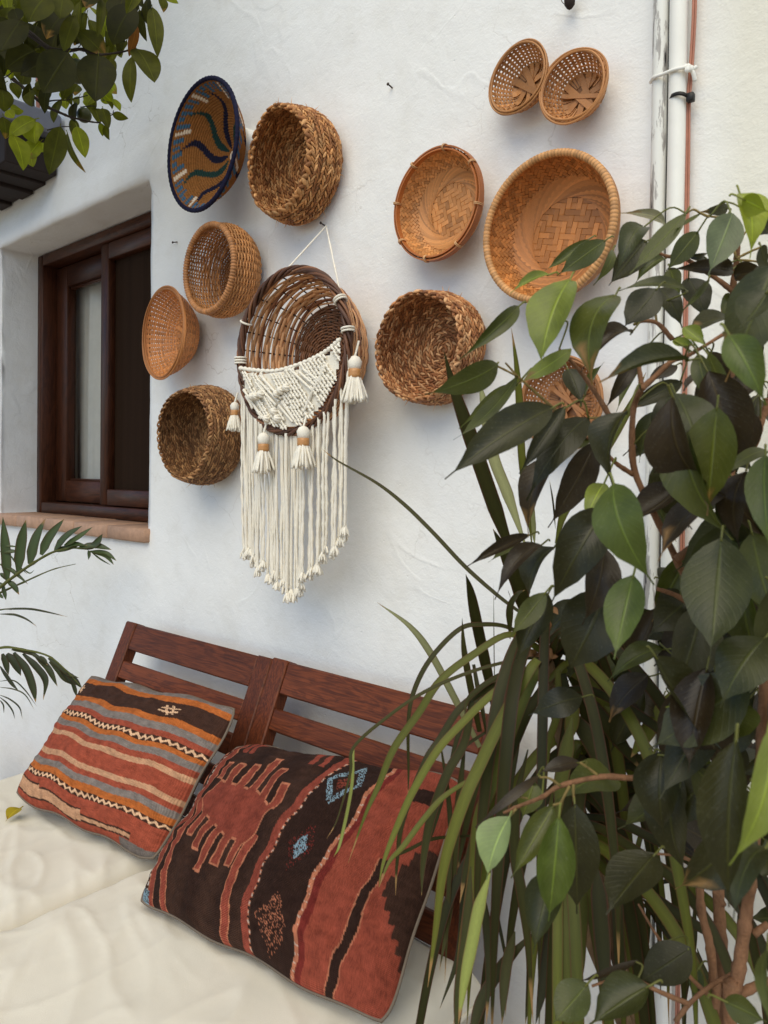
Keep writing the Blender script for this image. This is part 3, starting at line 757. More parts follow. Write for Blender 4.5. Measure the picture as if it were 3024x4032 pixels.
def seagrass_basket(root, f, rowh, cols, shape=None, stitch=0.012, rimk=1.35, seed=1, strays=14):
    rg = random.Random(seed)
    g = surf(f, shape)
    rows = int(f.T / rowh)
    # dark inner shell that the stitches cover
    sh = MB(); N = 48; K = 24
    vs = [g(2 * PI * i / N, 0.001 + 0.979 * j / K, 0)[0] for j in range(K + 1) for i in range(N)]
    fs = [(j * N + i, j * N + (i + 1) % N, (j + 1) * N + (i + 1) % N, (j + 1) * N + i) for j in range(K) for i in range(N)]
    sh.add(vs, fs, mul(cols[0], 0.55)); sh.build('shell', MAT['grass'], root)
    for j in range(1, rows + 1):
        last = j == rows
        s = j / rows
        r, h = f(s)
        if r < 0.003: continue
        rh = rowh * (rimk if last else 1.0)
        n = max(6, int(2 * PI * r / (stitch * (1.15 if last else 1.0))))
        m_ = MB()
        wob = [rg.uniform(0, 6.28) for _ in range(3)]
        for k in range(n):
            th = 2 * PI * (k + 0.5 * (j % 2)) / n + rg.uniform(-0.15, 0.15) / n
            ds = (0.10 * math.sin(3 * th + wob[0]) + 0.08 * math.sin(7 * th + wob[1])) * rowh / f.T
            sides = (1, -1)
            for sd in sides:
                p, nn = g(th, s + ds, 0.0)
                p2, _ = g(th + 0.02, s + ds, 0.0)
                tg = (p2 - p).normalized(); bn = nn.cross(tg)
                out = nn * sd
                tilt = (0.5 if (j % 2 == 0) else -0.35) * sd * rg.uniform(0.5, 1.5)
                if last: tilt = (0.8 if k % 2 else -0.8) * sd
                d = tg * math.cos(tilt) + bn * math.sin(tilt)
                c = rg.choice(cols); c = mul(c, rg.uniform(0.68, 1.22))
                spindle(m_, p + out * (rowh * 0.22) + out * rg.uniform(-0.0007, 0.0010), d, stitch * rg.uniform(1.45, 1.85) * (1.2 if last else 1), rh * rg.uniform(0.32, 0.46), out, c)
        m_.build('rim_braid' if last else 'braid_row', MAT['grass'], root)
    m_ = MB()
    for _ in range(strays):
        th = rg.uniform(0, 6.28); s = rg.uniform(0.55, 1.0)
        p, nn = g(th, s, 0.0); sd = rg.choice((1, -1, -1))
        d = (nn * sd + Vector((rg.uniform(-1, 1), rg.uniform(-1, 1), rg.uniform(-1, 1))) * 0.9).normalized()
        q = p + nn * sd * 0.003
        tube(m_, crom([q, q + d * 0.008, q + d * 0.016 + Vector((0, 0, rg.uniform(-0.006, 0.002)))], 3), lambda u: 0.0008 * (1.1 - u), 4, mul(cols[-1], 1.1))
    lf = m_.build('loose_fibres', MAT['grass'], root); lf['kind'] = 'stuff'

GC = [S(180, 124, 72), S(160, 104, 58), S(196, 140, 86), S(144, 92, 50), S(208, 156, 102)]
GC_D = [S(150, 106, 66), S(132, 90, 54), S(164, 118, 74), S(116, 78, 46), S(178, 134, 88)]
GC_R = [S(182, 124, 78), S(164, 106, 64), S(198, 142, 94), S(146, 94, 58), S(216, 166, 118)]

# tall egg-shaped seagrass basket beside the blue one
c, r = rim_at(606, 343, 120, -0.097)
root = broot('seagrass_basket', 'coarse plaited seagrass basket with teardrop shaped mouth, beside the blue painted basket', c, 0.1, rot=(math.radians(4), 0, math.radians(-2)))
def egg(th, s):
    e = s * s
    k = 1 - 0.10 * e * math.cos(2 * th) * (-1) * 0 - 0.16 * e * abs(math.cos(th)) ** 1.2 * (0.5 + 0.5 * math.sin(th)) + 0.02 * math.sin(3 * th + 1)
    return k, 0.008 * e
seagrass_basket(root, prof([(0.0006, 0.006), (r * 0.5, 0.005), (r * 0.86, 0.008), (r * 1.0, 0.03), (r * 1.0, 0.06), (r * 0.96, 0.085), (r * 0.92, 0.097)]), 0.0078, GC, egg, 0.0104, 1.6, 11, 40)

# round seagrass basket below the window-side bowls
c, r = rim_at(399, 935, 102, -0.112)
root = broot('seagrass_basket', 'deep dark brown seagrass basket below the flared splint bowl by the window', c, 0.12, rot=(math.radians(2), 0, 0))
def sag(th, s): return 1 + 0.03 * math.sin(2 * th + 0.6) + 0.02 * math.sin(3 * th), 0.0
seagrass_basket(root, prof([(0.0006, 0.006), (r * 0.5, 0.005), (r * 0.92, 0.008), (r * 1.05, 0.035), (r * 1.06, 0.065), (r * 1.0, 0.095), (r * 0.94, 0.112)]), 0.0064, GC_D, sag, 0.0082, 1.4, 12, 24)

# round seagrass basket right of the macrame
c, r = rim_at(906, 744, 123, -0.085)
root = broot('seagrass_basket', 'round reddish brown seagrass basket under the bamboo tray with tied hoop', c, 0.1, rot=(math.radians(3), 0, math.radians(-2)))
def sag2(th, s): return 1 + 0.025 * math.sin(2 * th + 1.2) + 0.015 * math.sin(4 * th), 0.0
seagrass_basket(root, prof([(0.0006, 0.006), (r * 0.5, 0.005), (r * 0.86, 0.008), (r * 1.0, 0.026), (r * 1.0, 0.05), (r * 0.98, 0.072), (r * 0.95, 0.085)]), 0.0066, GC_R, sag2, 0.0088, 1.6, 13, 30)

# blue painted coil basket
c, r = rim_at(441, 312, 136, -0.115)
root = broot('coiled_basket', 'shallow cone shaped coiled basket painted with navy and green waves and blue rim', c, 0.11, rot=(math.radians(1), 0, math.radians(-3)))
f = prof([(0.002, 0.022), (r * 0.35, 0.034), (r * 0.7, 0.064), (r, 0.115)])
g = surf(f)
BR = S(146, 96, 50); NV = S(30, 30, 52); GN = S(34, 62, 58); BL = S(66, 104, 132); CR = S(226, 208, 186)
def blue_col(th, s, rg):
    base = mul(BR, rg.uniform(0.85, 1.15))
    if s < 0.055: return S(120, 140, 160) if s < 0.028 else CR
    if s > 0.74:
        n = 48; q = (th - 0.9 * (s - 0.8)) / (2 * PI) * n
        k = int(math.floor(q)) % 6; fr = q - math.floor(q)
        Ls = {0: 0.80, 1: 0.76, 2: 0.81, 3: 0.87, 4: 0.83, 5: 0.88}[k]
        if 0.12 < fr < 0.70 and Ls < s < 0.975: return CR if k == 1 else BL
    for k in range(9):
        t0 = 2 * PI * k / 9 + 0.12
        u = (s - 0.08) / 0.80
        if 0 < u < 1:
            d = (th - t0 - 0.22 * math.sin(u * 2 * PI + 0.3) + PI) % (2 * PI) - PI
            wd = 0.058 * math.sin(PI * min(1, u * 0.93 + 0.07)) ** 0.8 / max(0.16, s)
            if abs(d) < wd: return (NV, GN)[k % 2]
    return base
rows = 30; rg = random.Random(5); NS = 220
for j in range(rows + 1):
    s = (j + 0.3) / rows if j < rows else 1.0
    rr, _ = f(s)
    last = j == rows
    ns = max(24, int(NS * min(1, 0.25 + rr / r)))
    pts = [g(2 * PI * i / ns, s)[0] for i in range(ns)]
    m_ = MB()
    cr = f.T / rows * (0.64 if not last else 0.95)
    cl = [mul(NV, rg.uniform(0.9, 1.4)) if last else blue_col(2 * PI * i / ns, s, rg) for i in range(ns)]
    tube(m_, pts, [cr * (1 + 0.10 * math.sin(i * 2.1 + j)) for i in range(ns)], 6, cl, closed=True, ref=(0, 1, 0))
    m_.build('rim_coil' if last else 'coil', MAT['rope'], root)

# wicker bowl with wrapped rim (round rods woven over stakes)
def wicker_bowl(root, f, stakes, rows, s0, rw, amp, col, stake_col, stake_r, seed, wmat='wicker', wname='weaver', base_rows=0, base_col=None, flatw=None):
    g = surf(f); rg = random.Random(seed)
    for k in range(stakes):
        th = 2 * PI * (k + 0.5) / stakes
        m_ = MB(); tube(m_, [g(th, 0.04 + 0.95 * i / 16)[0] for i in range(17)], stake_r, 6, mul(stake_col, rg.uniform(0.85, 1.15)))
        m_.build('stake', MAT['wicker'], root)
    tot = base_rows + rows
    for j in range(tot):
        isb = j < base_rows
        s = lerp(0.05, s0, (j + 0.5) / base_rows) if isb else lerp(s0, 0.985, (j - base_rows + 0.5) / rows)
        ns = stakes * 6
        ph = PI * (j % 2)
        wob = rg.uniform(0, 6.28); pts = []; nn = []
        for i in range(ns):
            th = 2 * PI * i / ns
            o = amp * math.cos(stakes / 2 * (th - PI / stakes) * 1.0 + ph) if stakes % 2 == 0 else amp * math.cos(stakes * th / 2 + ph)
            p, n_ = g(th, s + 0.10 / tot * math.sin(2 * th + wob) + 0.06 / tot * math.sin(9 * th + wob), o)
            pts.append(p); nn.append(n_)
        c = mul((base_col if (isb and base_col) else col), rg.uniform(0.80, 1.2))
        m_ = MB()
        if flatw and not isb: ribbon(m_, pts, nn, flatw, 0.0016, c, closed=True)
        else: tube(m_, pts, rw * rg.uniform(0.85, 1.15), 5, c, closed=True, ref=(0, 1, 0))
        m_.build(wname, MAT[wmat], root)
    return g
def wrapped_rim(root, g, rad, wraps, col, mat='wicker', s=1.0, name='rim', amp=0.22, seed=3):
    """hoop bound with cane: each wrap a raised turn"""
    rg = random.Random(seed); ns = wraps * 4; pts = []; rr = []; cl = []
    c = col
    for i in range(ns):
        th = 2 * PI * i / ns
        pts.append(g(th, s)[0]); q = (i % 4)
        if q == 0: c = mul(col, rg.uniform(0.8, 1.2))
        rr.append(rad * (1 + amp * (0.0 if q == 0 else 1.0 if q in (1, 2) else 0.6))); cl.append(mul(c, 0.6) if q == 0 else c)
    m_ = MB(); tube(m_, pts, rr, 10, cl, closed=True, ref=(0, 1, 0)); return m_.build(name, MAT[mat], root)

c, r = rim_at(456, 578, 93, -0.10)
root = broot('wicker_bowl', 'honey coloured round wicker bowl with thick wrapped rim above the splint bowl', c, 0.1, rot=(math.radians(1), 0, math.radians(-2)))
HC = S(192, 134, 80)
f = prof([(0.004, 0.008), (r * 0.45, 0.008), (r * 0.78, 0.010), (r * 0.97, 0.03), (r * 1.06, 0.06), (r * 1.0, 0.095), (r * 0.99, 0.10)])
g = wicker_bowl(root, f, 36, 25, 0.46, 0.0021, 0.0030, HC, S(168, 112, 64), 0.0018, 21, base_rows=17, base_col=S(136, 88, 48))
wrapped_rim(root, g, 0.0058, 92, S(182, 124, 74), amp=0.3)

# willow basket of the macrame hanging: later, with its cords

# flat splint bowls
def splint_bowl(root, f, stakes, rows, s0, wk, col, seed, rimr=0.0028, hoops=4, star=7, starw=0.014, wmin=0.55):
    g = surf(f); rg = random.Random(seed)
    for k in range(stakes):
        th = 2 * PI * (k + 0.5) / stakes
        pts, nn, ww = [], [], []
        for i in range(3 * rows + 8):
            s = lerp(0.22, 0.99, i / (3 * rows + 7))
            jrow = (s - s0) / (0.985 - s0) * rows
            o = 0.0008 * math.cos(PI * (jrow - 0.5) + PI * k) if s > s0 else 0.0
            p, n_ = g(th, s, o); pts.append(p); nn.append(n_)
            ww.append(min(0.0085, 2 * PI * f(s)[0] / stakes * wmin))
        m_ = MB(); ribbon(m_, pts, nn, ww, 0.0009, mul(col, rg.uniform(0.8, 1.15))); m_.build('stake', MAT['bamboo'], root, smooth=False)
    for j in range(rows):
        s = lerp(s0, 0.985, (j + 0.5) / rows); ns = stakes * 4; pts, nn = [], []
        wob = rg.uniform(0, 6)
        for i in range(ns):
            th = 2 * PI * i / ns
            o = -0.0012 * math.cos(stakes / 2 * (th - PI / stakes) + PI * j) if stakes % 2 == 0 else 0
            p, n_ = g(th, s + 0.08 / rows * math.sin(3 * th + wob), o); pts.append(p); nn.append(n_)
        wd = f.T * (0.985 - s0) / rows * wk
        m_ = MB(); ribbon(m_, pts, nn, wd, 0.0009, mul(col, rg.uniform(0.85, 1.2)), closed=True); m_.build('weaver', MAT['bamboo'], root, smooth=False)
    bk = MB(); NB, KB = 40, 6
    bk.add([g(2 * PI * i / NB, 0.001 + s0 * 1.06 * j / KB, -0.0012)[0] for j in range(KB + 1) for i in range(NB)],
           [(j * NB + i, j * NB + (i + 1) % NB, (j + 1) * NB + (i + 1) % NB, (j + 1) * NB + i) for j in range(KB) for i in range(NB)], mul(col, 0.6))
    bk.build('base', MAT['bamboo'], root, smooth=False)
    rb, hb_ = f(s0 * 1.05)
    for k in range(star):
        a = PI * k / star + rg.uniform(-0.1, 0.1)
        off = rg.uniform(-0.2, 0.2) * rb
        d = Vector((math.cos(a), 0, math.sin(a))); e = Vector((-math.sin(a), 0, math.cos(a)))
        y = -(f(0.1)[1] + 0.0012 * (k + 1))
        pts = []
        for u in (-0.98, -0.8, -0.4, 0, 0.4, 0.8, 0.98):
            q = d * (u * rb) + e * off; rr_ = min(q.length, rb)
            pts.append(Vector((q.x, y - (0.004 if abs(u) > 0.9 else 0), q.z)))
        m_ = MB(); ribbon(m_, pts, [Vector((0, -1, 0))] * 7, starw * rg.uniform(0.7, 1.2), 0.001, mul(col, rg.uniform(0.8, 1.2))); m_.build('base_strip', MAT['bamboo'], root, smooth=False)
    for k in range(hoops):
        pts = []; w1, w2 = rg.uniform(0, 6), rg.uniform(0, 6); ns = 90
        for i in range(ns):
            th = 2 * PI * i / ns
            p, n_ = g(th, 1.0 - 0.012 * k + 0.010 * math.sin(2 * th + w1), 0.0022 * (1 if k % 2 else -1) + 0.0012 * math.sin(3 * th + w2)); pts.append(p)
        m_ = MB(); tube(m_, pts, rimr * rg.uniform(0.75, 1.05), 6, mul(col, rg.uniform(0.75, 1.05)), closed=True, ref=(0, 1, 0)); m_.build('rim_hoop', MAT['bamboo'], root, smooth=False)
    return g
BC = S(178, 112, 58)
c, r = rim_at(359, 720, 98, -0.085)
root = broot('splint_bowl', 'orange brown flared splint bowl overlapping the corner of the window', c, 0.09, rot=(math.radians(-1), 0, math.radians(-6)))
splint_bowl(root, prof([(0.003, 0.010), (r * 0.32, 0.010), (r * 0.55, 0.016), (r * 0.80, 0.045), (r * 0.93, 0.07), (r, 0.088)]), 56, 19, 0.33, 0.72, S(202, 134, 76), 31, 0.0026, 4, 6, 0.011, 0.74)
c, r = rim_at(1124, 170, 75, -0.048)
root = broot('splint_bowl', 'small bamboo splint bowl of the high pair, farther from the pipes', c, 0.05, rot=(math.radians(-3), math.radians(8), math.radians(-6)))
splint_bowl(root, prof([(0.003, 0.006), (r * 0.40, 0.006), (r * 0.62, 0.010), (r * 0.86, 0.028), (r, 0.048)]), 40, 8, 0.42, 0.60, S(190, 132, 78), 32, 0.0019, 5, 6, 0.010, 0.62)
c, r = rim_at(1236, 190, 76, -0.05)
root = broot('splint_bowl', 'small bamboo splint bowl of the high pair, nearer the pipes', c, 0.05, rot=(math.radians(-2), math.radians(-15), math.radians(3)))
splint_bowl(root, prof([(0.003, 0.006), (r * 0.40, 0.006), (r * 0.64, 0.010), (r * 0.88, 0.03), (r, 0.05)]), 40, 8, 0.42, 0.58, S(188, 130, 78), 33, 0.0020, 5, 6, 0.010, 0.62)
c, r = rim_at(1212, 868, 95, -0.04)
root = broot('splint_tray', 'shallow bamboo splint tray half hidden behind the ficus leaves', c, 0.04, rot=(0, math.radians(20), 0))
g = splint_bowl(root, prof([(0.003, 0.006), (r * 0.45, 0.006), (r * 0.75, 0.010), (r * 0.93, 0.024), (r, 0.042)]), 52, 9, 0.40, 0.70, S(176, 120, 74), 34, 0.0024, 4, 9, 0.006, 0.66)

# twill woven bamboo trays
def twill_tray(root, f, sb, N, bw, col, seed, alpha_k=1.0, swirl=46, sw_adv=1.0):
    """f: profile; base up to s=sb is woven flat, the side is woven on the diagonal"""
    g = surf(f); rg = random.Random(seed)
    Rb = f(sb)[0] * 0.86; y0 = -(f(0.1)[1])
    nb = int(Rb / bw) + 1
    bk = MB(); NB, KB = 56, 20
    bk.add([g(2 * PI * i / NB, 0.001 + 0.985 * j / KB, 0.0)[0] for j in range(KB + 1) for i in range(NB)],
           [(j * NB + i, j * NB + (i + 1) % NB, (j + 1) * NB + (i + 1) % NB, (j + 1) * NB + i) for j in range(KB) for i in range(NB)], mul(col, 0.4))
    bk.build('backing', MAT['bamboo'], root, smooth=False)
    for fam in (0, 1):
        for j in range(-nb, nb + 1):
            v = j * bw
            if abs(v) > Rb * 0.98: continue
            half = math.sqrt(max(0, (Rb * 1.06) ** 2 - v * v)); pts = []
            ni = int(half / bw)
            for i in range(-ni, ni + 1):
                over = ((abs(i) + abs(j)) % 4) < 2
                if fam: over = not over
                o = 0.0016 if over else 0.0002
                for u in (-0.30, 0.30):
                    x = (i + u) * bw
                    pts.append(Vector((x, y0 - o, v)) if fam == 0 else Vector((v, y0 - o, x)))
            if len(pts) < 4: continue
            m_ = MB(); ribbon(m_, pts, [Vector((0, -1, 0))] * len(pts), bw * 0.90, 0.0011, mul(col, rg.uniform(0.75, 1.2))); m_.build('strip', MAT['bamboo'], root, smooth=False)
    # side, diagonal twill
    s1 = sb + 0.05
    rm = f((1 + s1) / 2)[0]
    al = alpha_k / rm * f.T              # radians per unit s
    for fam in (0, 1):
        for i in range(N):
            pts, nn, ww = [], [], []
            sg = 1 if fam == 0 else -1
            b_end = 2 * al * (1 - s1) * N / (2 * PI)
            j = 0
            nj = int(b_end) + 1
            for j in range(nj + 1):
                over = ((i + (j if fam == 0 else -j) * 1 + (i if fam else i)) % 4)
                over = (((i + j) - i) + (i if fam == 0 else 0)) % 4 if False else None
                a_i = i if fam == 0 else i - j
                b_i = i + j if fam == 0 else i
                ov = ((b_i - a_i) + 2 * a_i) % 4 < 2
                if fam: ov = not ov
                o = 0.0016 if ov else -0.0006
                for u in (-0.3, 0.3):
                    sj = s1 + (j + u) / b_end * (1 - s1)
                    if sj < s1 - 0.02 or sj > 1.0: continue
                    th = 2 * PI * i / N + sg * al * (sj - s1)
                    p, n_ = g(th, sj, o); pts.append(p); nn.append(n_)
                    ww.append(2 * PI * f(sj)[0] / N * 0.70 * 0.90)
            if len(pts) < 4: continue
            m_ = MB(); ribbon(m_, pts, nn, ww, 0.0010, mul(col, rg.uniform(0.75, 1.2))); m_.build('strip', MAT['bamboo'], root, smooth=False)
    # the swirl where the base strips turn up into the side
    for k in range(swirl):
        pts, nn, ww = [], [], []
        th0 = 2 * PI * k / swirl + rg.uniform(-0.03, 0.03)
        for i in range(9):
            u = i / 8
            s = lerp(sb * 0.84, s1 + 0.10, u ** 1.3)
            th = th0 + sw_adv * (1 - u) * 1.0
            p, n_ = g(th, s, 0.0024 + 0.0010 * math.sin(PI * u)); pts.append(p); nn.append(n_)
            ww.append(0.0058 * (0.5 + 0.5 * u))
        m_ = MB(); ribbon(m_, pts, nn, ww, 0.0009, mul(col, rg.uniform(0.8, 1.15))); m_.build('swirl_strip', MAT['bamboo'], root, smooth=False)
    return g
TC = S(190, 124, 66)
c, r = rim_at(946, 440, 116, -0.058)
root = broot('bamboo_tray', 'round bamboo tray with flat hoop rim held by cane ties', c, 0.06, rot=(math.radians(1), math.radians(-12), math.radians(-2)))
f = prof([(0.004, 0.008), (r * 0.5, 0.008), (r * 0.64, 0.010), (r * 0.86, 0.026), (r * 0.97, 0.05), (r, 0.058)])
g = twill_tray(root, f, 0.46, 68, 0.0088, S(200, 138, 80), 41, 1.0, 60, 1.1)
for (s_, o_, h_) in ((1.0, 0.0030, 0.012), (1.005, -0.0030, 0.013)):
    pts = []; nn = []
    for i in range(96):
        th = 2 * PI * i / 96; p, n_ = g(th, 1.0, o_); rad = Vector((math.cos(th), 0, math.sin(th)))
        pts.append(p + Vector((0, 0.002, 0))); nn.append(rad)
    m_ = MB(); ribbon(m_, pts, nn, h_, 0.0026, S(168, 100, 50), closed=True); m_.build('rim_hoop', MAT['bamboo'], root, smooth=False)
for k in range(8):
    th = 2 * PI * k / 8 + 0.35
    for dth in (-0.012, 0.012):
        p, n_ = g(th + dth, 1.0, 0); rad = Vector((math.cos(th), 0, math.sin(th))); ax = Vector((0, -1, 0))
        lp = [p + rad * (0.0062 * math.cos(a)) + ax * (0.009 * math.sin(a)) for a in [2 * PI * q / 14 for q in range(14)]]
        m_ = MB(); tube(m_, lp, 0.0011, 5, S(206, 160, 112), closed=True); m_.build('cane_tie', MAT['bamboo'], root)

c, r = rim_at(1183, 492, 155, -0.078)
root = broot('bamboo_tray', 'large deep herringbone bamboo tray with cane bound rim behind the ficus top', c, 0.08, rot=(0, math.radians(14), 0))
f = prof([(0.004, 0.008), (r * 0.48, 0.008), (r * 0.66, 0.010), (r * 0.86, 0.026), (r * 0.99, 0.060), (r, 0.078)])
g = twill_tray(root, f, 0.47, 80, 0.0102, TC, 42, 1.0, 70, 1.15)
wrapped_rim(root, g, 0.0058, 120, S(190, 138, 86), 'bamboo', amp=0.13)
pts = []; nn = []
for i in range(120):
    th = 2 * PI * i / 120; p, n_ = g(th, 0.955, -0.0035); pts.append(p); nn.append(n_)
m_ = MB(); ribbon(m_, pts, nn, 0.010, 0.002, S(176, 118, 66), closed=True); m_.build('rim_band', MAT['bamboo'], root, smooth=False)

# ------------------------------------------------------------------ macrame hanging on a willow basket
YR = -0.13
c, r = rim_at(628, 759, 177, YR)
RC = c
root = empty('wall_hanging', (c.x, -0.004, c.z), 'willow basket with white macrame pocket, tassels and long cotton fringe', 'wall hanging', GRP)
f = prof([(0.004, 0.010), (r * 0.4, 0.010), (r * 0.62, 0.012), (r * 0.80, 0.04), (r * 0.93, 0.085), (r * 0.99, 0.126)])
g = surf(f); rg = random.Random(51)
WD_ = S(126, 84, 56); WL = S(214, 160, 112)
stk = 26
for k in range(stk):
    th = 2 * PI * (k + 0.5) / stk
    m_ = MB(); tube(m_, [g(th, 0.05 + 0.93 * i / 16)[0] for i in range(17)], 0.0016, 6, mul(S(70, 44, 30), rg.uniform(0.8, 1.2))); m_.build('stake', MAT['wicker'], root)
s0 = 0.44
for j in range(28):                       # dark base
    s = lerp(0.05, s0 + 0.03, (j + 0.5) / 28); ns = stk * 5; pts = []
    for i in range(ns):
        th = 2 * PI * i / ns
        pts.append(g(th, s + 0.004 * math.sin(5 * th + j), 0.0036 * math.cos(stk / 2 * (th - PI / stk) + PI * j))[0])
    m_ = MB(); tube(m_, pts, 0.0025, 5, mul(WD_, rg.uniform(0.7, 1.25)), closed=True, ref=(0, 1, 0)); m_.build('base_weaver', MAT['wicker'], root)
for j in range(19):                       # open side of split willow
    s = lerp(s0 + 0.05, 0.94, j / 18); ns = stk * 4; pts = []; nn = []
    w1 = rg.uniform(0, 6)
    for i in range(ns):
        th = 2 * PI * i / ns
        p, n_ = g(th, s + 0.008 * math.sin(2 * th + w1) + 0.004 * math.sin(5 * th + w1), 0.0022 * math.cos(stk / 2 * (th - PI / stk) + PI * j)); pts.append(p); nn.append(n_)
    cc = mul(WL if rg.random() < 0.75 else S(140, 90, 58), rg.uniform(0.75, 1.15))
    m_ = MB()
    if rg.random() < 0.65: ribbon(m_, pts, nn, rg.uniform(0.0055, 0.0078), 0.0018, cc, closed=True)
    else: tube(m_, pts, 0.0023, 5, cc, closed=True, ref=(0, 1, 0))
    m_.build('weaver', MAT['wicker'], root)
for k in range(6):                        # twisted rim rods
    pts = []; ns = 150
    for i in range(ns):
        th = 2 * PI * i / ns; a = th * 7 + 2 * PI * k / 6 + 0.5 * math.sin(3 * th + k)
        p, n_ = g(th, 1.0); rad = Vector((math.cos(th), 0, math.sin(th)))
        pts.append(p + rad * (0.0062 * math.cos(a)) + Vector((0, -0.0066 * math.sin(a), 0)))
    m_ = MB(); tube(m_, pts, 0.0033 * rg.uniform(0.8, 1.2), 6, mul(rg.choice((WD_, S(112, 72, 48), S(84, 54, 38))), rg.uniform(0.85, 1.2)), closed=True, ref=(0, 1, 0)); m_.build('rim_rod', MAT['wicker'], root)

def LC(px, py, y=YR):
    """display pixel -> local point of the hanging on plane y"""
    return P(px * DS, py * DS, y=y) - Vector(root.location)
# macrame pocket: lower segment of the rim disc, upper edge sagging between two ties
YM = YR - 0.004
edge = [LC(523, 796, YM), LC(560, 801, YM), LC(600, 802, YM), LC(640, 792, YM), LC(680, 776, YM), LC(713, 757, YM), LC(740, 733, YM)]
ec = crom(edge, 8)
def edge_z(x):
    for a, b_ in zip(ec[:-1], ec[1:]):
        if a.x <= x <= b_.x: return lerp(a.z, b_.z, (x - a.x) / max(1e-9, b_.x - a.x))
    return None
RI = r * 0.965
def inseg(x, z, m=0.0):
    if x * x + z * z > (RI - m) ** 2: return False
    e = edge_z(x)
    return e is not None and z < e - m
yl = YM - root.location.y
def my(x, z): return yl - 0.004 - 0.010 * max(0.0, 1 - (x * x + z * z) / (r * r)) * 1.0
mbk = MB(); vs, fs = [], []
CW = S(236, 228, 212)
# diagonal ribs as raised cords, knots in between
def cordline(pts, rad, m_, tw=900):
    q = crom([Vector((p[0], my(p[0], p[1]) - 0.003, p[1])) for p in pts], 10)
    tube(m_, q, rad, 6, (1, 1, 1, 1), lobes=2, lobe_amp=0.22, twist=tw)
xl, xr = edge[0].x, edge[-1].x
# backing cloth of tight knots (small sheet between)
gx, gz = 46, 46
idx = {}
for j in range(gz + 1):
    for i in range(gx + 1):
        x = lerp(-RI, RI, i / gx); z = lerp(-RI, RI, j / gz)
        if inseg(x, z, 0.004): idx[i, j] = len(vs); vs.append(Vector((x, my(x, z) + 0.002, z)))
for j in range(gz):
    for i in range(gx):
        q = [(i, j), (i + 1, j), (i + 1, j + 1), (i, j + 1)]
        if all(k in idx for k in q): fs.append(tuple(idx[k] for k in q))
mbk.add(vs, fs)
panel = mbk.build('macrame_pocket', MAT['cotton'], root)
m_ = MB()
stp = 0.0105
row = 0
z = -RI
while z < RI:
    x = -RI + (stp / 2 if row % 2 else 0)
    while x < RI:
        if inseg(x, z, 0.005):
            zone = (math.sin(x * 62 + z * 40 + 0.6) > 0.72) or (x < -0.02 and abs((x + z * 0.75) * 60 % 1.9 - 0.5) < 0.25)
            if not zone and rg.random() < 0.93:
                sgn = 1 if (row % 2) else -1
                cpt = Vector((x + rg.uniform(-0.0008, 0.0008), my(x, z) - 0.0015, z + rg.uniform(-0.0008, 0.0008)))
                a = rg.uniform(0.5, 0.9) * sgn
                spindle(m_, cpt, Vector((math.cos(a), 0, math.sin(a))), 0.0125, 0.0030, Vector((0, -1, 0)), (1, 1, 1, 1), 6, 1.0)
                spindle(m_, cpt + Vector((0.0035, -0.0012, -0.002)), Vector((-math.sin(a) * sgn, 0, math.cos(a))), 0.009, 0.0026, Vector((0, -1, 0)), (1, 1, 1, 1), 6, 1.0)
        x += stp
    z += stp * 0.62; row += 1
kn = m_.build('knots', MAT['cotton'], panel); kn['kind'] = 'stuff'
def dl(a, b_): return [LC(a[0], a[1], YM), LC(b_[0], b_[1], YM)]
for (a, b_) in (((524, 828), (568, 912)), ((519, 838), (556, 906)), ((533, 842), (575, 905)), ((567, 820), (613, 868)), ((562, 826), (606, 876)), ((573, 812), (618, 862)),
                ((644, 792), (690, 834)), ((640, 800), (684, 844)), ((651, 786), (700, 826)), ((619, 868), (644, 908)), ((612, 876), (640, 912)), ((712, 790), (664, 890)), ((706, 786), (700, 830))):
    p0, p1 = dl(a, b_)
    pts = [p0.lerp(p1, u) for u in (0, 0.33, 0.66, 1)]
    pts = [(p.x, p.z) for p in pts if inseg(p.x, p.z, 0.002)]
    if len(pts) < 2: continue
    k_ = MB(); cordline(pts, 0.0033, k_); k_.build('cord_ridge', MAT['cotton'], panel)
for (px, py) in ((557, 858), (566, 857), (577, 853), (613, 852), (622, 845), (634, 839), (605, 890), (587, 905), (611, 905)):
    q = LC(px, py, YM)
    k_ = MB(); bcen = Vector((q.x, my(q.x, q.z) - 0.008, q.z))
    for t in range(3):
        a0 = t * 1.05
        lp = [bcen + (Vector((math.cos(a0), 0, math.sin(a0))) * math.cos(a) + Vector((0, -1, 0)) * math.sin(a)) * 0.0062 for a in [2 * PI * i / 16 for i in range(16)]]
        tube(k_, lp, 0.0032, 6, (1, 1, 1, 1), closed=True)
    k_.build('bobble', MAT['cotton'], panel)
# header cord with loops along the top edge
k_ = MB()
tube(k_, [p + Vector((0, -0.006, 0.0)) for p in crom(edge, 14)], lambda u: 0.0046 * (1 + 0.28 * math.sin(u * 150)), 8); k_.build('header_cord', MAT['cotton'], panel)
# cotton ties around the rim
def tie_at(px, py, nloop=3):
    q = LC(px, py, YR); th = math.atan2(q.z, q.x)
    k_ = MB()
    for i in range(nloop):
        p, _ = g(th + (i - (nloop - 1) / 2) * 0.035, 1.0); rad = Vector((math.cos(th), 0, math.sin(th)))
        lp = [p + rad * (0.0125 * math.cos(a)) + Vector((0, -0.0125 * math.sin(a), 0)) for a in [2 * PI * t / 18 for t in range(18)]]
        tube(k_, lp, 0.0023, 6, closed=True)
    return k_.build('tie', MAT['cotton'], root)
tie_at(506, 782); tie_at(531, 697, 1); tie_at(738, 645, 2); tie_at(748, 714, 2)
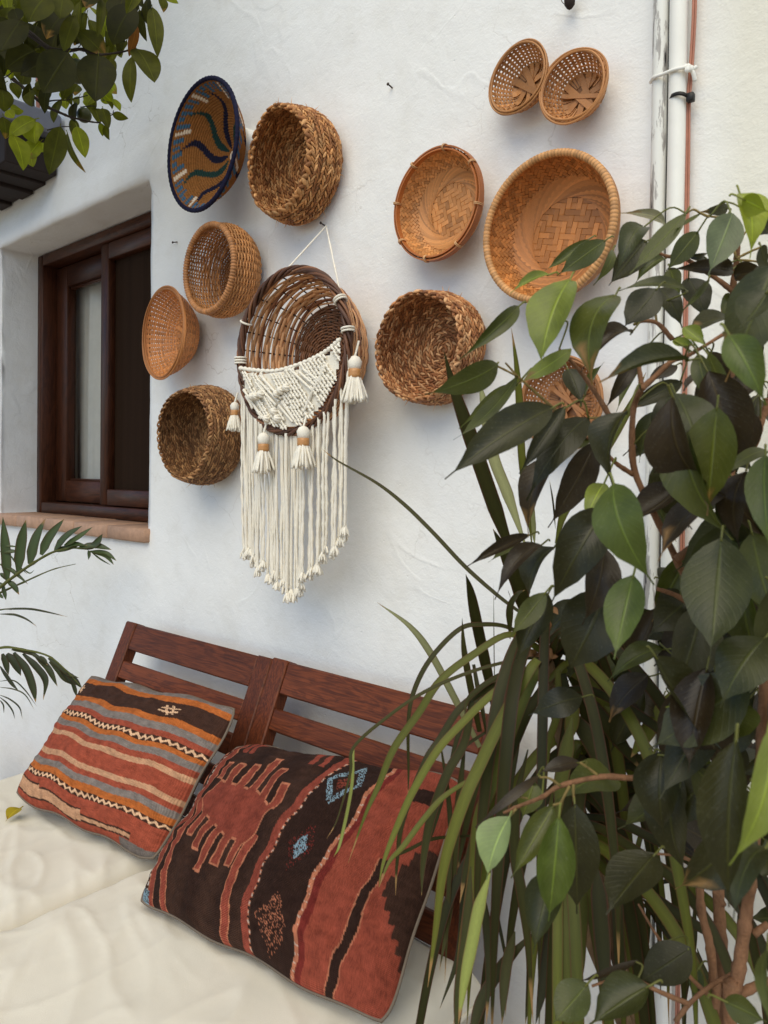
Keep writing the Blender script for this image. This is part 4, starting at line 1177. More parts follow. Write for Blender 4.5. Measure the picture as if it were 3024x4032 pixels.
# hanging strings up to the nail
nl_ = HN - Vector(root.location)
for (px, py) in ((612, 590), (735, 634)):
    k_ = MB(); q = LC(px, py, YR)
    tube(k_, [nl_.lerp(q, i / 24) for i in range(25)], 0.0019, 6, lobes=2, lobe_amp=0.2, twist=1100); k_.build('hanging_string', MAT['cotton'], root)
# fringe
NF = 46
for i in range(NF):
    u = i / (NF - 1)
    x = lerp(-r * 0.985, r * 0.985, u) + rg.uniform(-0.0015, 0.0015)
    zt = -math.sqrt(max(0, (r * 1.0) ** 2 - x * x))
    # lower outline: a shallow V
    zb_px = lerp(1196, 1288, u / 0.52) if u < 0.52 else lerp(1288, 1140, (u - 0.52) / 0.48)
    zb = LC(640, zb_px, YR).z + rg.uniform(-0.012, 0.016)
    dx = lerp(-0.004, -0.014, u) + rg.uniform(-0.003, 0.003)
    yy = YR - root.location.y - 0.002 + rg.uniform(-0.006, 0.008)
    n = 46; pts = []
    ph = rg.uniform(0, 6)
    for k in range(n + 1):
        t = k / n
        pts.append(Vector((x + dx * t + 0.0010 * math.sin(9 * t + ph), yy + 0.012 * t + 0.001 * math.sin(7 * t + ph), lerp(zt, zb, t))))
    k_ = MB(); tube(k_, pts, lambda v: 0.0029 * (1 + 0.16 * math.sin(v * 120 + ph) * min(1, v * 2)), 8, lobes=2, lobe_amp=0.36, twist=420)
    fc = k_.build('fringe_cord', MAT['cotton'], root)
    k_ = MB(); e = pts[-1]
    for t in range(12):                    # frayed tip
        a = rg.uniform(0, 6.28); sp_ = rg.uniform(0.002, 0.0095)
        tube(k_, crom([e + Vector((0, 0, 0.004)), e + Vector((math.cos(a) * sp_ * 0.7, math.sin(a) * sp_ * 0.7, -0.006)), e + Vector((math.cos(a) * sp_, math.sin(a) * sp_, -rg.uniform(0.011, 0.018)))], 3), lambda v: 0.0023 * (1.15 - 0.4 * v), 5)
    k_.build('frayed_tip', MAT['cotton'], fc)
# tassels
def tassel(px, py, y, size, loop=False):
    p = LC(px, py, y); k_ = MB()
    s = size
    tube(k_, [p + Vector((0, 0, z)) * s for z in (0.014, 0.012, 0.006, 0.0, -0.006)], [0.003 * s, 0.007 * s, 0.0105 * s, 0.0095 * s, 0.008 * s], 12)
    tube(k_, crom([p + Vector((0, 0, 0.012)) * s, p + Vector((0.001, 0.004, 0.026)) * s, p + Vector((0, 0.008, 0.036)) * s], 4), 0.0024, 6)
    ts = k_.build('tassel', MAT['cotton'], root)
    k_ = MB(); tube(k_, [p + Vector((0, 0, z)) * s for z in (-0.004, -0.005, -0.009, -0.013, -0.0165, -0.0175)], [0.006 * s, 0.0095 * s, 0.0092 * s, 0.0095 * s, 0.0092 * s, 0.006 * s], 14); k_.build('binding', MAT['brass'], ts)
    k_ = MB()
    for t in range(44):
        a = 2 * PI * t / 44 + rg.uniform(-0.1, 0.1); rr_ = rg.uniform(0.35, 1.0)
        d = Vector((math.cos(a), math.sin(a), 0))
        pts = [p + d * (0.006 * rr_ * s) + Vector((0, 0, -0.014 * s)), p + d * (0.0125 * rr_ * s) + Vector((0, 0, -0.028 * s)), p + d * (0.020 * rr_ * s) + Vector((0, 0, -rg.uniform(0.046, 0.054) * s))]
        tube(k_, crom(pts, 5), lambda v: 0.0026 * s * (1 - 0.35 * v), 6, lobes=2, lobe_amp=0.2, twist=500)
    k_.build('skirt', MAT['cotton'], ts)
tassel(569, 953, YR - 0.02, 1.3); tassel(655, 940, YR - 0.02, 1.3); tassel(766, 790, YR + 0.01, 1.38); tassel(507, 882, YR + 0.01, 1.0)

# ------------------------------------------------------------------ bench sections
LEAN = math.radians(23)
BD = Vector((0, -math.sin(LEAN), -math.cos(LEAN)))     # down along the back
BN = Vector((0, -math.cos(LEAN), math.sin(LEAN)))      # out of the back
def bench_section(x0, x1, top_y, top_z, lab):
    root = empty('bench_section', ((x0 + x1) / 2, -0.45, 0), lab, 'bench', 'wooden bench sections')
    O = Vector(root.location)
    ax = (Vector((1, 0, 0)), BN, -BD)
    T = Vector((0, top_y, top_z)) - Vector((0, O.y, 0))
    def plank(name, xa, xb, da, db, th, out, mat, bev=0.003):
        m_ = MB(); cc = Vector(((xa + xb) / 2 - O.x, 0, 0)) + T + BD * ((da + db) / 2) + BN * out
        box(m_, cc, (xb - xa) / 2, th / 2, (db - da) / 2, bev, ax); return m_.build(name, mat, root, auto=40)
    pw = 0.052
    plank('post', x0 + 0.0015, x0 + pw, -0.002, 0.52, 0.034, 0.0, MAT['bench_v'])
    plank('post', x1 - pw, x1 - 0.0015, -0.002, 0.52, 0.034, 0.0, MAT['bench_v'])
    d = 0.0
    for (h, gap) in ((0.070, 0.030), (0.046, 0.029), (0.046, 0.029), (0.046, 0.029), (0.046, 0.03)):
        plank('back_slat', x0 + pw, x1 - pw, d, d + h, 0.020, 0.004, MAT['bench']); d += h + gap
    def bx(name, xa, xb, ya, yb, za, zb, mat):
        m_ = MB(); box(m_, ((xa + xb) / 2 - O.x, (ya + yb) / 2 - O.y, (za + zb) / 2), (xb - xa) / 2, (yb - ya) / 2, (zb - za) / 2, 0.003)
        return m_.build(name, mat, root, auto=40)
    for xa in (x0 + 0.002, x1 - 0.052):
        bx('leg', xa, xa + 0.05, -0.22, -0.17, 0.0, 0.335, MAT['bench_v'])
        bx('leg', xa, xa + 0.05, -0.90, -0.85, 0.0, 0.335, MAT['bench_v'])
        bx('seat_rail', xa, xa + 0.05, -0.85, -0.22, 0.26, 0.335, MAT['bench'])
    bx('seat_rail', x0 + 0.052, x1 - 0.052, -0.90, -0.865, 0.26, 0.335, MAT['bench'])
    bx('seat_rail', x0 + 0.052, x1 - 0.052, -0.22, -0.185, 0.26, 0.335, MAT['bench'])
    for k in range(8):
        ya = -0.855 + 0.078 * k
        bx('seat_slat', x0 + 0.052, x1 - 0.052, ya, ya + 0.055, 0.315, 0.335, MAT['bench'])
    return root
BX0, BX1, BX2 = -1.955, -1.327, -0.70
bench_section(BX0, BX1, -0.078, 0.776, 'reddish brown slatted bench section behind the striped orange and grey pillow')
bench_section(BX1, BX2, -0.078, 0.780, 'reddish brown slatted bench section behind the dark pillow with comb pattern')

# seat cushions
ZS = 0.445
def cushion(x0, x1, y0, y1, z0, z1, lab, seed):
    """soft box: rounded edges, slack wrinkled cover"""
    NX, NY = 110, 120
    root_c = Vector(((x0 + x1) / 2, (y0 + y1) / 2, z0))
    hx, hy, hz = (x1 - x0) / 2, (y1 - y0) / 2, (z1 - z0) / 2
    m_ = MB(); vs = []; fs = []
    e = 0.045
    def prof_(a, h):                       # squash towards the edge
        q = (h - abs(a)) / e
        return 1.0 if q >= 1 else math.sqrt(max(0.0, 1 - (1 - q) ** 2))
    def wr(x, y):
        q = Vector((x * 3.2 + seed, y * 3.2, seed * 0.7))
        w1 = noise.noise(q) * 0.008
        a = noise.noise(Vector((x * 5 + y * 7 + seed, (x - y) * 2.2, 1.0)))
        ridge = (1 - abs(noise.noise(Vector((x * 4.5 + y * 9.0, (x * 1.2 - y) * 2.4 + seed, 3.0))))) ** 7
        ridge2 = (1 - abs(noise.noise(Vector((x * 11.0 - y * 3, (y * 1.2 + x) * 3.4 + seed, 9.0))))) ** 9
        r3 = (1 - abs(noise.noise(Vector((x * 6.0 + y * 17.0, (x * 1.6 - y) * 3.0 + seed, 5.0))))) ** 6
        return w1 * 1.0 + a * 0.0022 + ridge * 0.0034 + ridge2 * 0.0024 + r3 * 0.0055 * max(0.0, noise.noise(Vector((x * 2.0, y * 2.0, seed))) + 0.35) + 0.0007 * noise.noise(Vector((x * 9 + y * 16, (x - y) * 4, seed)))
    for side in (1, -1):
        for j in range(NY + 1):
            for i in range(NX + 1):
                a = -hx + 2 * hx * i / NX; b_ = -hy + 2 * hy * j / NY
                k = prof_(a, hx) * prof_(b_, hy)
                z = hz + side * hz * k
                if side > 0: z += wr(a + root_c.x, b_ + root_c.y) * min(1, k * 1.0)
                vs.append((a, b_, z))
    st = (NX + 1) * (NY + 1)
    for j in range(NY):
        for i in range(NX):
            a = j * (NX + 1) + i; fs.append((a, a + 1, a + NX + 2, a + NX + 1)); fs.append((st + a, st + a + NX + 1, st + a + NX + 2, st + a + 1))
    m_.add(vs, fs)
    o = m_.build('seat_cushion', MAT['cushion']); o.location = root_c
    tag(o, lab, 'cushion', 'cream seat cushions on the bench')
    # piped seam round the middle
    k_ = MB(); pts = []
    rr_ = 0.03
    for (cx_, cy_, a0) in ((hx - rr_, hy - rr_, 0), (-hx + rr_, hy - rr_, 90), (-hx + rr_, -hy + rr_, 180), (hx - rr_, -hy + rr_, 270)):
        for q in range(7):
            a = math.radians(a0 + 15 * q); pts.append(Vector((cx_ + (rr_ + 0.001) * math.cos(a), cy_ + (rr_ + 0.001) * math.sin(a), hz)))
    tube(k_, pts, 0.004, 6, closed=True); k_.build('piping', MAT['cushion'], o)
    return o
cushion(BX0 - 0.02, BX1 - 0.002, -0.93, -0.205, 0.336, ZS - 0.006, 'cream seat cushion under the striped orange and grey pillow', 1.3)
cushion(BX1 + 0.002, BX2 + 0.03, -0.93, -0.205, 0.336, ZS - 0.002, 'cream seat cushion under the dark pillow with comb pattern', 4.1)

# ------------------------------------------------------------------ kilim pillows
RED = S(138, 66, 48); ORG = S(160, 88, 42); GRY = S(114, 104, 98); DBR = S(58, 38, 30); BEI = S(172, 130, 100); CRM = S(204, 164, 130)
def pillow(name, lab, TL, TR, BRc, BL, nu, nv, bulge, colf, mat, back_bulge=0.03, seed=1, inset=0.05):
    ctr = (TL + TR + BRc + BL) / 4
    base = Vector((ctr.x, ctr.y, min(BL.z, BRc.z)))
    N = ((TR - TL) + (BRc - BL)).cross((BL - TL) + (BRc - TR)).normalized()
    if N.y > 0: N = -N
    def pos(u, v, side):
        # the edges of a filled pillow draw in between the corners
        cu, cv = abs(2 * u - 1), abs(2 * v - 1)
        uu = u + inset * (0.5 - u) * 2 * (1 - (2 * v - 1) ** 2) * 0.5
        vv = v + inset * (0.5 - v) * 2 * (1 - (2 * u - 1) ** 2) * 0.5
        uu += 0.022 * (0.5 - u) * 2 * cv ** 10; vv += 0.022 * (0.5 - v) * 2 * cu ** 10
        p = (TL.lerp(TR, uu)).lerp(BL.lerp(BRc, uu), vv)
        k = max(0.0, (1 - (2 * u - 1) ** 2)) ** 0.5 * max(0.0, (1 - (2 * v - 1) ** 2)) ** 0.5
        q = Vector((u * 4 + seed, v * 4, seed))
        wv = 0.013 * noise.noise(q) * k + 0.007 * noise.noise(q * 2.7) * min(1, k * 2) + 0.004 * noise.noise(q * 6.0) * min(1, 3 * (1 - k)) * min(1, k * 4)
        b_ = bulge if side > 0 else -back_bulge
        edge = 0.004 * math.sin(u * 17 + seed) * (1 - k) + 0.004 * math.sin(v * 13 + seed) * (1 - k)
        return p + N * (b_ * k + (wv if side > 0 else 0)) + Vector((0, 0, edge))
    m_ = MB(); vs = []; fs = []; cs = []; uvs = []
    rg = random.Random(seed)
    for j in range(nv + 1):
        for i in range(nu + 1):
            u, v = i / nu, j / nv
            vs.append(pos(u, v, 1)); cs.append(colf(u, v, rg)); uvs.append((u, v))
    for j in range(nv):
        for i in range(nu):
            a = j * (nu + 1) + i; fs.append((a, a + nu + 1, a + nu + 2, a + 1))
    m_.add(vs, fs, cs, uvs)
    root = m_.build(name, mat, off=base); root.location = base
    tag(root, lab, 'pillow')
    k_ = MB(); vs = []; fs = []; n2 = 30
    for j in range(n2 + 1):
        for i in range(n2 + 1): vs.append(pos(i / n2, j / n2, -1))
    for j in range(n2):
        for i in range(n2):
            a = j * (n2 + 1) + i; fs.append((a, a + 1, a + n2 + 2, a + n2 + 1))
    k_.add(vs, fs); k_.build('back_cloth', MAT['linen'], root, off=base)
    k_ = MB(); pts = [pos(i / 40, 0, 1) for i in range(40)] + [pos(1, i / 40, 1) for i in range(40)] + [pos(1 - i / 40, 1, 1) for i in range(40)] + [pos(0, 1 - i / 40, 1) for i in range(40)]
    tube(k_, pts, 0.0028, 6, closed=True); k_.build('edge_seam', MAT['linen'], root, off=base)
    return root, pos, base
def kilim_mat(name, axis, freq):
    m, t, b = new_mat(name); L = t.links
    at = nd(t, 'ShaderNodeAttribute', attribute_name='Col')
    tc = nd(t, 'ShaderNodeTexCoord')
    nz = nd(t, 'ShaderNodeTexNoise', Scale=26.0, Detail=6.0); L.new(tc.outputs['UV'], nz.inputs['Vector'])
    mp = nd(t, 'ShaderNodeMapping'); mp.inputs['Scale'].default_value = (400, 30, 1) if axis == 'Y' else (30, 400, 1); L.new(tc.outputs['UV'], mp.inputs['Vector'])
    n2 = nd(t, 'ShaderNodeTexNoise', Scale=1.0, Detail=2.0); L.new(mp.outputs[0], n2.inputs['Vector'])
    ad = nd(t, 'ShaderNodeMath', operation='ADD'); L.new(nz.outputs['Fac'], ad.inputs[0]); L.new(n2.outputs['Fac'], ad.inputs[1])
    mr = nd(t, 'ShaderNodeMapRange'); mr.inputs['From Min'].default_value = 0.65; mr.inputs['From Max'].default_value = 1.35
    mr.inputs['To Min'].default_value = 0.66; mr.inputs['To Max'].default_value = 1.5; L.new(ad.outputs[0], mr.inputs['Value'])
    hv = nd(t, 'ShaderNodeHueSaturation'); hv.inputs['Saturation'].default_value = 1.0; L.new(at.outputs['Color'], hv.inputs['Color']); L.new(mr.outputs[0], hv.inputs['Value']); L.new(hv.outputs[0], b.inputs['Base Color'])
    b.inputs['Roughness'].default_value = 0.9; b.inputs['Specular IOR Level'].default_value = 0.1
    wv = nd(t, 'ShaderNodeTexWave', bands_direction=axis, Scale=freq, Distortion=0.6); wv.inputs['Detail Scale'].default_value = 3.0
    L.new(tc.outputs['UV'], wv.inputs['Vector'])
    bp = nd(t, 'ShaderNodeBump', Strength=0.35 if axis == 'X' else 0.8, Distance=0.003); L.new(wv.outputs['Fac'], bp.inputs['Height'])
    b2 = nd(t, 'ShaderNodeBump', Strength=0.4, Distance=0.0015); L.new(n2.outputs['Fac'], b2.inputs['Height']); L.new(bp.outputs[0], b2.inputs['Normal'])
    L.new(b2.outputs[0], b.inputs['Normal'])
    return m
def kilim1(u, v, rg):
    kk = math.sqrt(max(0.0, math.sin(PI * u) * math.sin(PI * v)))
    v = v - 0.045 * kk
    v = v + 0.010 * math.sin(u * 9) + 0.006 * math.sin(u * 23 + 1)
    j = rg.uniform(0.9, 1.1)
    def zig(a, b_, bg_):
        t = (v - a) / (b_ - a); ph = (u * 26) % 1.0
        tri = abs(ph - 0.5) * 2
        return CRM if abs(t - (0.22 + 0.56 * tri)) < 0.20 else bg_
    bands = ((0.035, GRY), (0.075, ORG), (0.190, DBR), (0.235, ORG), (0.285, GRY), (0.325, RED), (0.370, 'z'), (0.405, ORG), (0.450, GRY), (0.490, RED), (0.525, BEI),
             (0.625, RED), (0.660, BEI), (0.695, RED), (0.740, GRY), (0.785, ORG), (0.825, 'z2'), (0.868, RED))
    lo = 0.0
    for hi, c in bands:
        if v < hi:
            if c == 'z' or c == 'z2': return mul(zig(lo, hi, DBR), j)
            if c is DBR:
                for cx_ in (0.745, 0.04):    # woven mark
                    a, b_ = (u - cx_) / 0.05, (v - 0.135) / 0.035
                    if abs(a) < 1 and abs(b_) < 1 and (abs(a - b_ * 0.35 - 0.3) < 0.13 or abs(a - b_ * 0.35 + 0.35) < 0.13 or abs(b_ - 0.4) < 0.16 or abs(b_ + 0.35) < 0.16) and rg.random() < 0.9: return mul(CRM, 0.9 * j)
            return mul(c, j)
        lo = hi
    # stepped pale block along the lower edge
    steps = ((0.02, 0.22, 0.878, 0.955), (0.22, 0.55, 0.900, 0.958), (0.55, 0.86, 0.932, 0.952))
    for a, b_, p, q in steps:
        if a <= u < b_:
            if p < v < q: return mul(BEI, j)
            if p - 0.011 < v < q + 0.008: return mul(DBR, j)
    if u > 0.80 and v > 0.965: return mul(GRY, 0.75 * j)
    return mul(RED, j * 1.03)
RD2 = S(150, 73, 58); PK2 = S(194, 122, 92); DK2 = S(52, 34, 28); DK3 = S(68, 46, 37); DR2 = S(120, 46, 40); LBL = S(140, 166, 180)
def kilim2(u, v, rg):
    j = rg.uniform(0.9, 1.1)
    kk = math.sqrt(max(0.0, math.sin(PI * u) * math.sin(PI * v)))
    u -= 0.045 * kk; v -= 0.075 * kk
    def pw(tab):
        for (va, xa), (vb, xb) in zip(tab[:-1], tab[1:]):
            if v < vb: return xa + (xb - xa) * (v - va) / (vb - va)
        return tab[-1][1]
    w_ = 0.004 * math.sin(v * 14) + 0.003 * math.sin(v * 31 + 2)
    x = u + w_
    l0 = pw(((0, 0.098), (0.42, 0.059), (0.64, 0.032), (0.83, 0.040), (1, 0.064)))
    def dots(c0, wd, c):
        return abs(x - c0) < wd and (math.sin(v * 190) > -0.2) and rg.random() < 0.85
    lerp_ = lambda a, b_: a + (b_ - a) * v
    if x < l0 - 0.05: return mul(RD2 if math.sin(v * 60) > 0 else PK2, j)
    if v > 0.93 and u < 0.05: return mul(LBL if rg.random() < 0.7 else DK2, j)
    if dots(l0 - 0.026, 0.004, 0): return mul(S(226, 210, 196), j)
    if abs(x - l0) < 0.016: return mul(RD2, j)
    if abs(x - l0) < 0.020: return mul(PK2, j)
    # medallion with comb teeth
    def med(x, v):
        yt_ = 0.28 + max(0.0, x - 0.34) * 0.7
        yb_ = 0.46 + 0.45 * min(0.18, max(0.0, x - 0.12))
        lo, hi = 0.108, 0.47 - 0.28 * (v - 0.25)
        if yt_ <= v <= yb_: return lo + 0.3 * abs(v - 0.40) < x < hi
        if v < yt_:
            for k, tp in enumerate((0.17, 0.16, 0.14, 0.08, 0.13, 0.21)):
                if abs(x - (0.137 + 0.062 * k) + 0.10 * (v - 0.2)) < 0.018 and v > tp: return True
        else:
            for k, bt in enumerate((0.61, 0.66, 0.75, 0.69, 0.67)):
                if abs(x - (0.146 + 0.054 * k) + 0.06 * (v - 0.6)) < 0.017 and v < bt: return True
        return False
    if med(x, v):
        if not (med(x - 0.005, v) and med(x + 0.005, v) and med(x, v - 0.012) and med(x, v + 0.012)): return mul(PK2, j)
        return mul(RD2, j * (0.94 + 0.1 * math.sin(x * 60)))
    # long outlines down from the medallion
    for pts_ in (((0.40, 0.104), (0.72, 0.092), (1.05, 0.15)), ((0.48, 0.405), (0.70, 0.398), (1.05, 0.44))):
        for (va, xa), (vb, xb) in zip(pts_[:-1], pts_[1:]):
            if va <= v < vb:
                a = xa + (xb - xa) * (v - va) / (vb - va)
                if abs(x - a) < 0.013: return mul(RD2, j)
                if abs(x - a) < 0.017: return mul(PK2, j)
    if v < 0.09 and (0.13 < x < 0.155 or 0.165 < x < 0.19 or 0.47 < x < 0.495 or 0.515 < x < 0.535): return mul(RD2, j)
    a = pw(((0, 0.595), (0.24, 0.530), (0.43, 0.495), (0.62, 0.485), (0.82, 0.488), (1, 0.530)))
    if abs(x - a) < 0.015: return mul(RD2, j)
    if a + 0.015 < x < a + 0.022: return mul(S(206, 180, 164) if (math.sin(v * 170) > 0.55 and rg.random() < 0.8) else (DK2 if math.sin(v * 170) < -0.5 else PK2), j)
    a2 = pw(((0, 0.785), (0.06, 0.772), (0.39, 0.718), (0.73, 0.696), (1, 0.715)))
    if a + 0.027 <= x < a2 - 0.02:
        m0 = (a + a2) / 2
        d1 = abs(x - m0 + 0.01) / 0.060 + abs(v - 0.145) / 0.12
        if 0.62 < d1 < 1.0 and rg.random() < 0.5: return mul(LBL, j)
        if d1 < 0.35 and rg.random() < 0.6: return mul(RD2, 0.8 * j)
        d2 = abs(x - m0) / 0.026 + abs(v - 0.475) / 0.065
        if d2 < 1 and rg.random() < 0.62: return mul(LBL, j)
        if d2 < 1.9 and rg.random() < 0.15: return mul(DR2, j)
        d3 = abs(x - m0) / 0.060 + abs(v - 0.82) / 0.14
        if d3 < 1 and rg.random() < 0.22: return mul(PK2, 0.85 * j)
        return mul(DK2, j)
    if a2 - 0.02 <= x < a2 - 0.006: return mul(PK2 if (math.sin(v * 190) > -0.8 or rg.random() < 0.6) else S(206, 184, 168), j)
    if a2 - 0.006 <= x < a2 + 0.018: return mul(DR2, j)
    if x >= a2 + 0.018:
        b_ = pw(((0, 0.93), (0.54, 0.851), (0.71, 0.843), (0.86, 0.826), (1, 0.836)))
        if v > 0.42 and abs(x - b_) < 0.014: return mul(DK2, j)
        if v > 0.42 and abs(x - b_) < 0.018: return mul(PK2, j)
        # stepped dark patch on the right
        st = 0.96 - 0.02 * int((v - 0.30) / 0.06) if 0.30 < v < 0.52 else 0.90 + 0.018 * int((v - 0.52) / 0.05) if v >= 0.52 else 2
        if 0.34 < v < 0.86 and x > st: return mul(DK3, j)
        if 0.10 < v < 0.17 and 0.88 < x < 0.96: return mul(DK2, j)
        return mul(S(152, 74, 57), j * (1.0 + 0.05 * math.sin(x * 90)))
    return mul(mix(DK2, DK3, 0.5 + 0.5 * math.sin(x * 40 + 1)), j)
zc = ZS + 0.003
BL1 = P(28 * DS, 1722 * DS, z=zc + 0.03); BR1 = P(335 * DS, 1868 * DS, z=zc + 0.01)
TL1 = P(196 * DS, 1462 * DS, y=-0.225); TR1 = P(518 * DS, 1532 * DS, y=-0.225)
K1 = kilim_mat('striped_kilim', 'X', 34); K2 = kilim_mat('comb_kilim', 'Y', 55)
pillow('pillow', 'striped kilim pillow in orange, grey, red and dark brown bands', TL1, TR1, BR1, BL1, 230, 240, 0.068, kilim1, K1, 0.055, 2, 0.02)
BL2 = P(292 * DS, 1940 * DS, z=zc + 0.025); BR2 = P(835 * DS, 2222 * DS, z=zc + 0.02)
TL2 = P(508 * DS, 1600 * DS, y=-0.255); TR2 = P(1012 * DS, 1680 * DS, y=-0.235)
pillow('pillow', 'dark brown and brick red kilim pillow with comb pattern and blue diamonds', TL2, TR2, BR2, BL2, 320, 240, 0.080, kilim2, K2, 0.055, 5, 0.02)

# fallen leaf on the cushion
def leaf(mb, B, T, width, nrm, col, fold=0.25, curve=0.12, drip=True, nu=10, tipcol=None, side_curl=0.0, petiole=None, pr=0.0012, seed=0, wave=0.0):
    """leaf blade from base B to tip T; nrm: way the face looks"""
    ax = T - B; L = ax.length
    d = ax.normalized(); sd = d.cross(nrm)
    if sd.length < 1e-5: sd = d.orthogonal()
    sd.normalize(); n = sd.cross(d).normalized()
    vs, fs, uvs, cs = [], [], [], []
    for i in range(nu + 1):
        v = i / nu
        if drip:
            body = math.sin(PI * min(1.0, v / 0.86)) ** 0.72 if v < 0.86 else 0.0
            wv = max(body, 0.10 * (1 - v) / 0.14 * 1.1 if v > 0.70 else 0.0, 0.02)
            wv = body * (1.0 - 0.25 * v) * 1.12 + (0.07 * max(0, 1 - v) / 0.3 if v > 0.7 else 0.0)
        else:
            wv = math.sin(PI * v ** 0.9) ** 0.75
        w2 = max(0.0006, width * 0.5 * wv)
        c = B + ax * v + n * (curve * L * (4 * v * (1 - v)) * 0.5 - curve * L * 0.6 * v * v)
        for k, a in enumerate((-1, -0.5, 0, 0.5, 1)):
            off = sd * (a * w2 * math.cos(fold * abs(a))) + n * (abs(a) ** 1.4 * w2 * math.sin(fold) - (side_curl * a * w2))
            if wave: off += n * (wave * width * math.sin(v * 9 + a * 2 + seed) * abs(a))
            vs.append(c + off); uvs.append((0.5 + a * 0.5, v)); cs.append(tipcol if (tipcol and v + 0.12 * math.sin(a * 5 + seed) > 0.84) else col)
    for i in range(nu):
        for k in range(4):
            a = i * 5 + k; fs.append((a, a + 1, a + 6, a + 5))
    mb.add(vs, fs, cs, uvs)
    if petiole is not None:
        q = B - d * petiole * 0.4 - n * petiole * 0.12
        o = len(mb.v)
        tube(mb, crom([B + d * 0.004, q, B - d * petiole - n * petiole * 0.05 + Vector((0, 0, -petiole * 0.15))], 3), pr, 5, col)
        for i in range(o, len(mb.v)): mb.uv[i] = (0.5, 0.5)
m_ = MB()
a = P(78, 3182, z=zc + 0.012); b_ = P(22, 3228, z=zc + 0.004)
leaf(m_, a, b_, 0.036, Vector((0.2, -0.3, 1)), S(150, 130, 44), 0.3, 0.15, True, 10, S(128, 96, 44), petiole=0.01)
o = m_.build('fallen_leaf', MAT['citrus']); tag(o, 'yellow fallen leaf lying on the cream seat cushion', 'leaf')

# ------------------------------------------------------------------ ficus
k8 = 800 / 1659.0
CR_ = {'A': (1700, 700, k8), 'B': (2224, 700, k8), 'C': (1700, 1600, k8), 'D': (2224, 1600, k8), 'E': (2224, 2500, k8), 'F': (1700, 2900, 800 / 1563.0), 'G': (2224, 3232, k8),
       'H': (1250, 2200, 1000 / 1659.0), 'T': (0, 0, 700 / 1659.0), 'L': (0, 1950, 600 / 1327.0)}
def X(cr, x, y):
    a = CR_[cr]; return a[0] + x * a[2], a[1] + y * a[2]
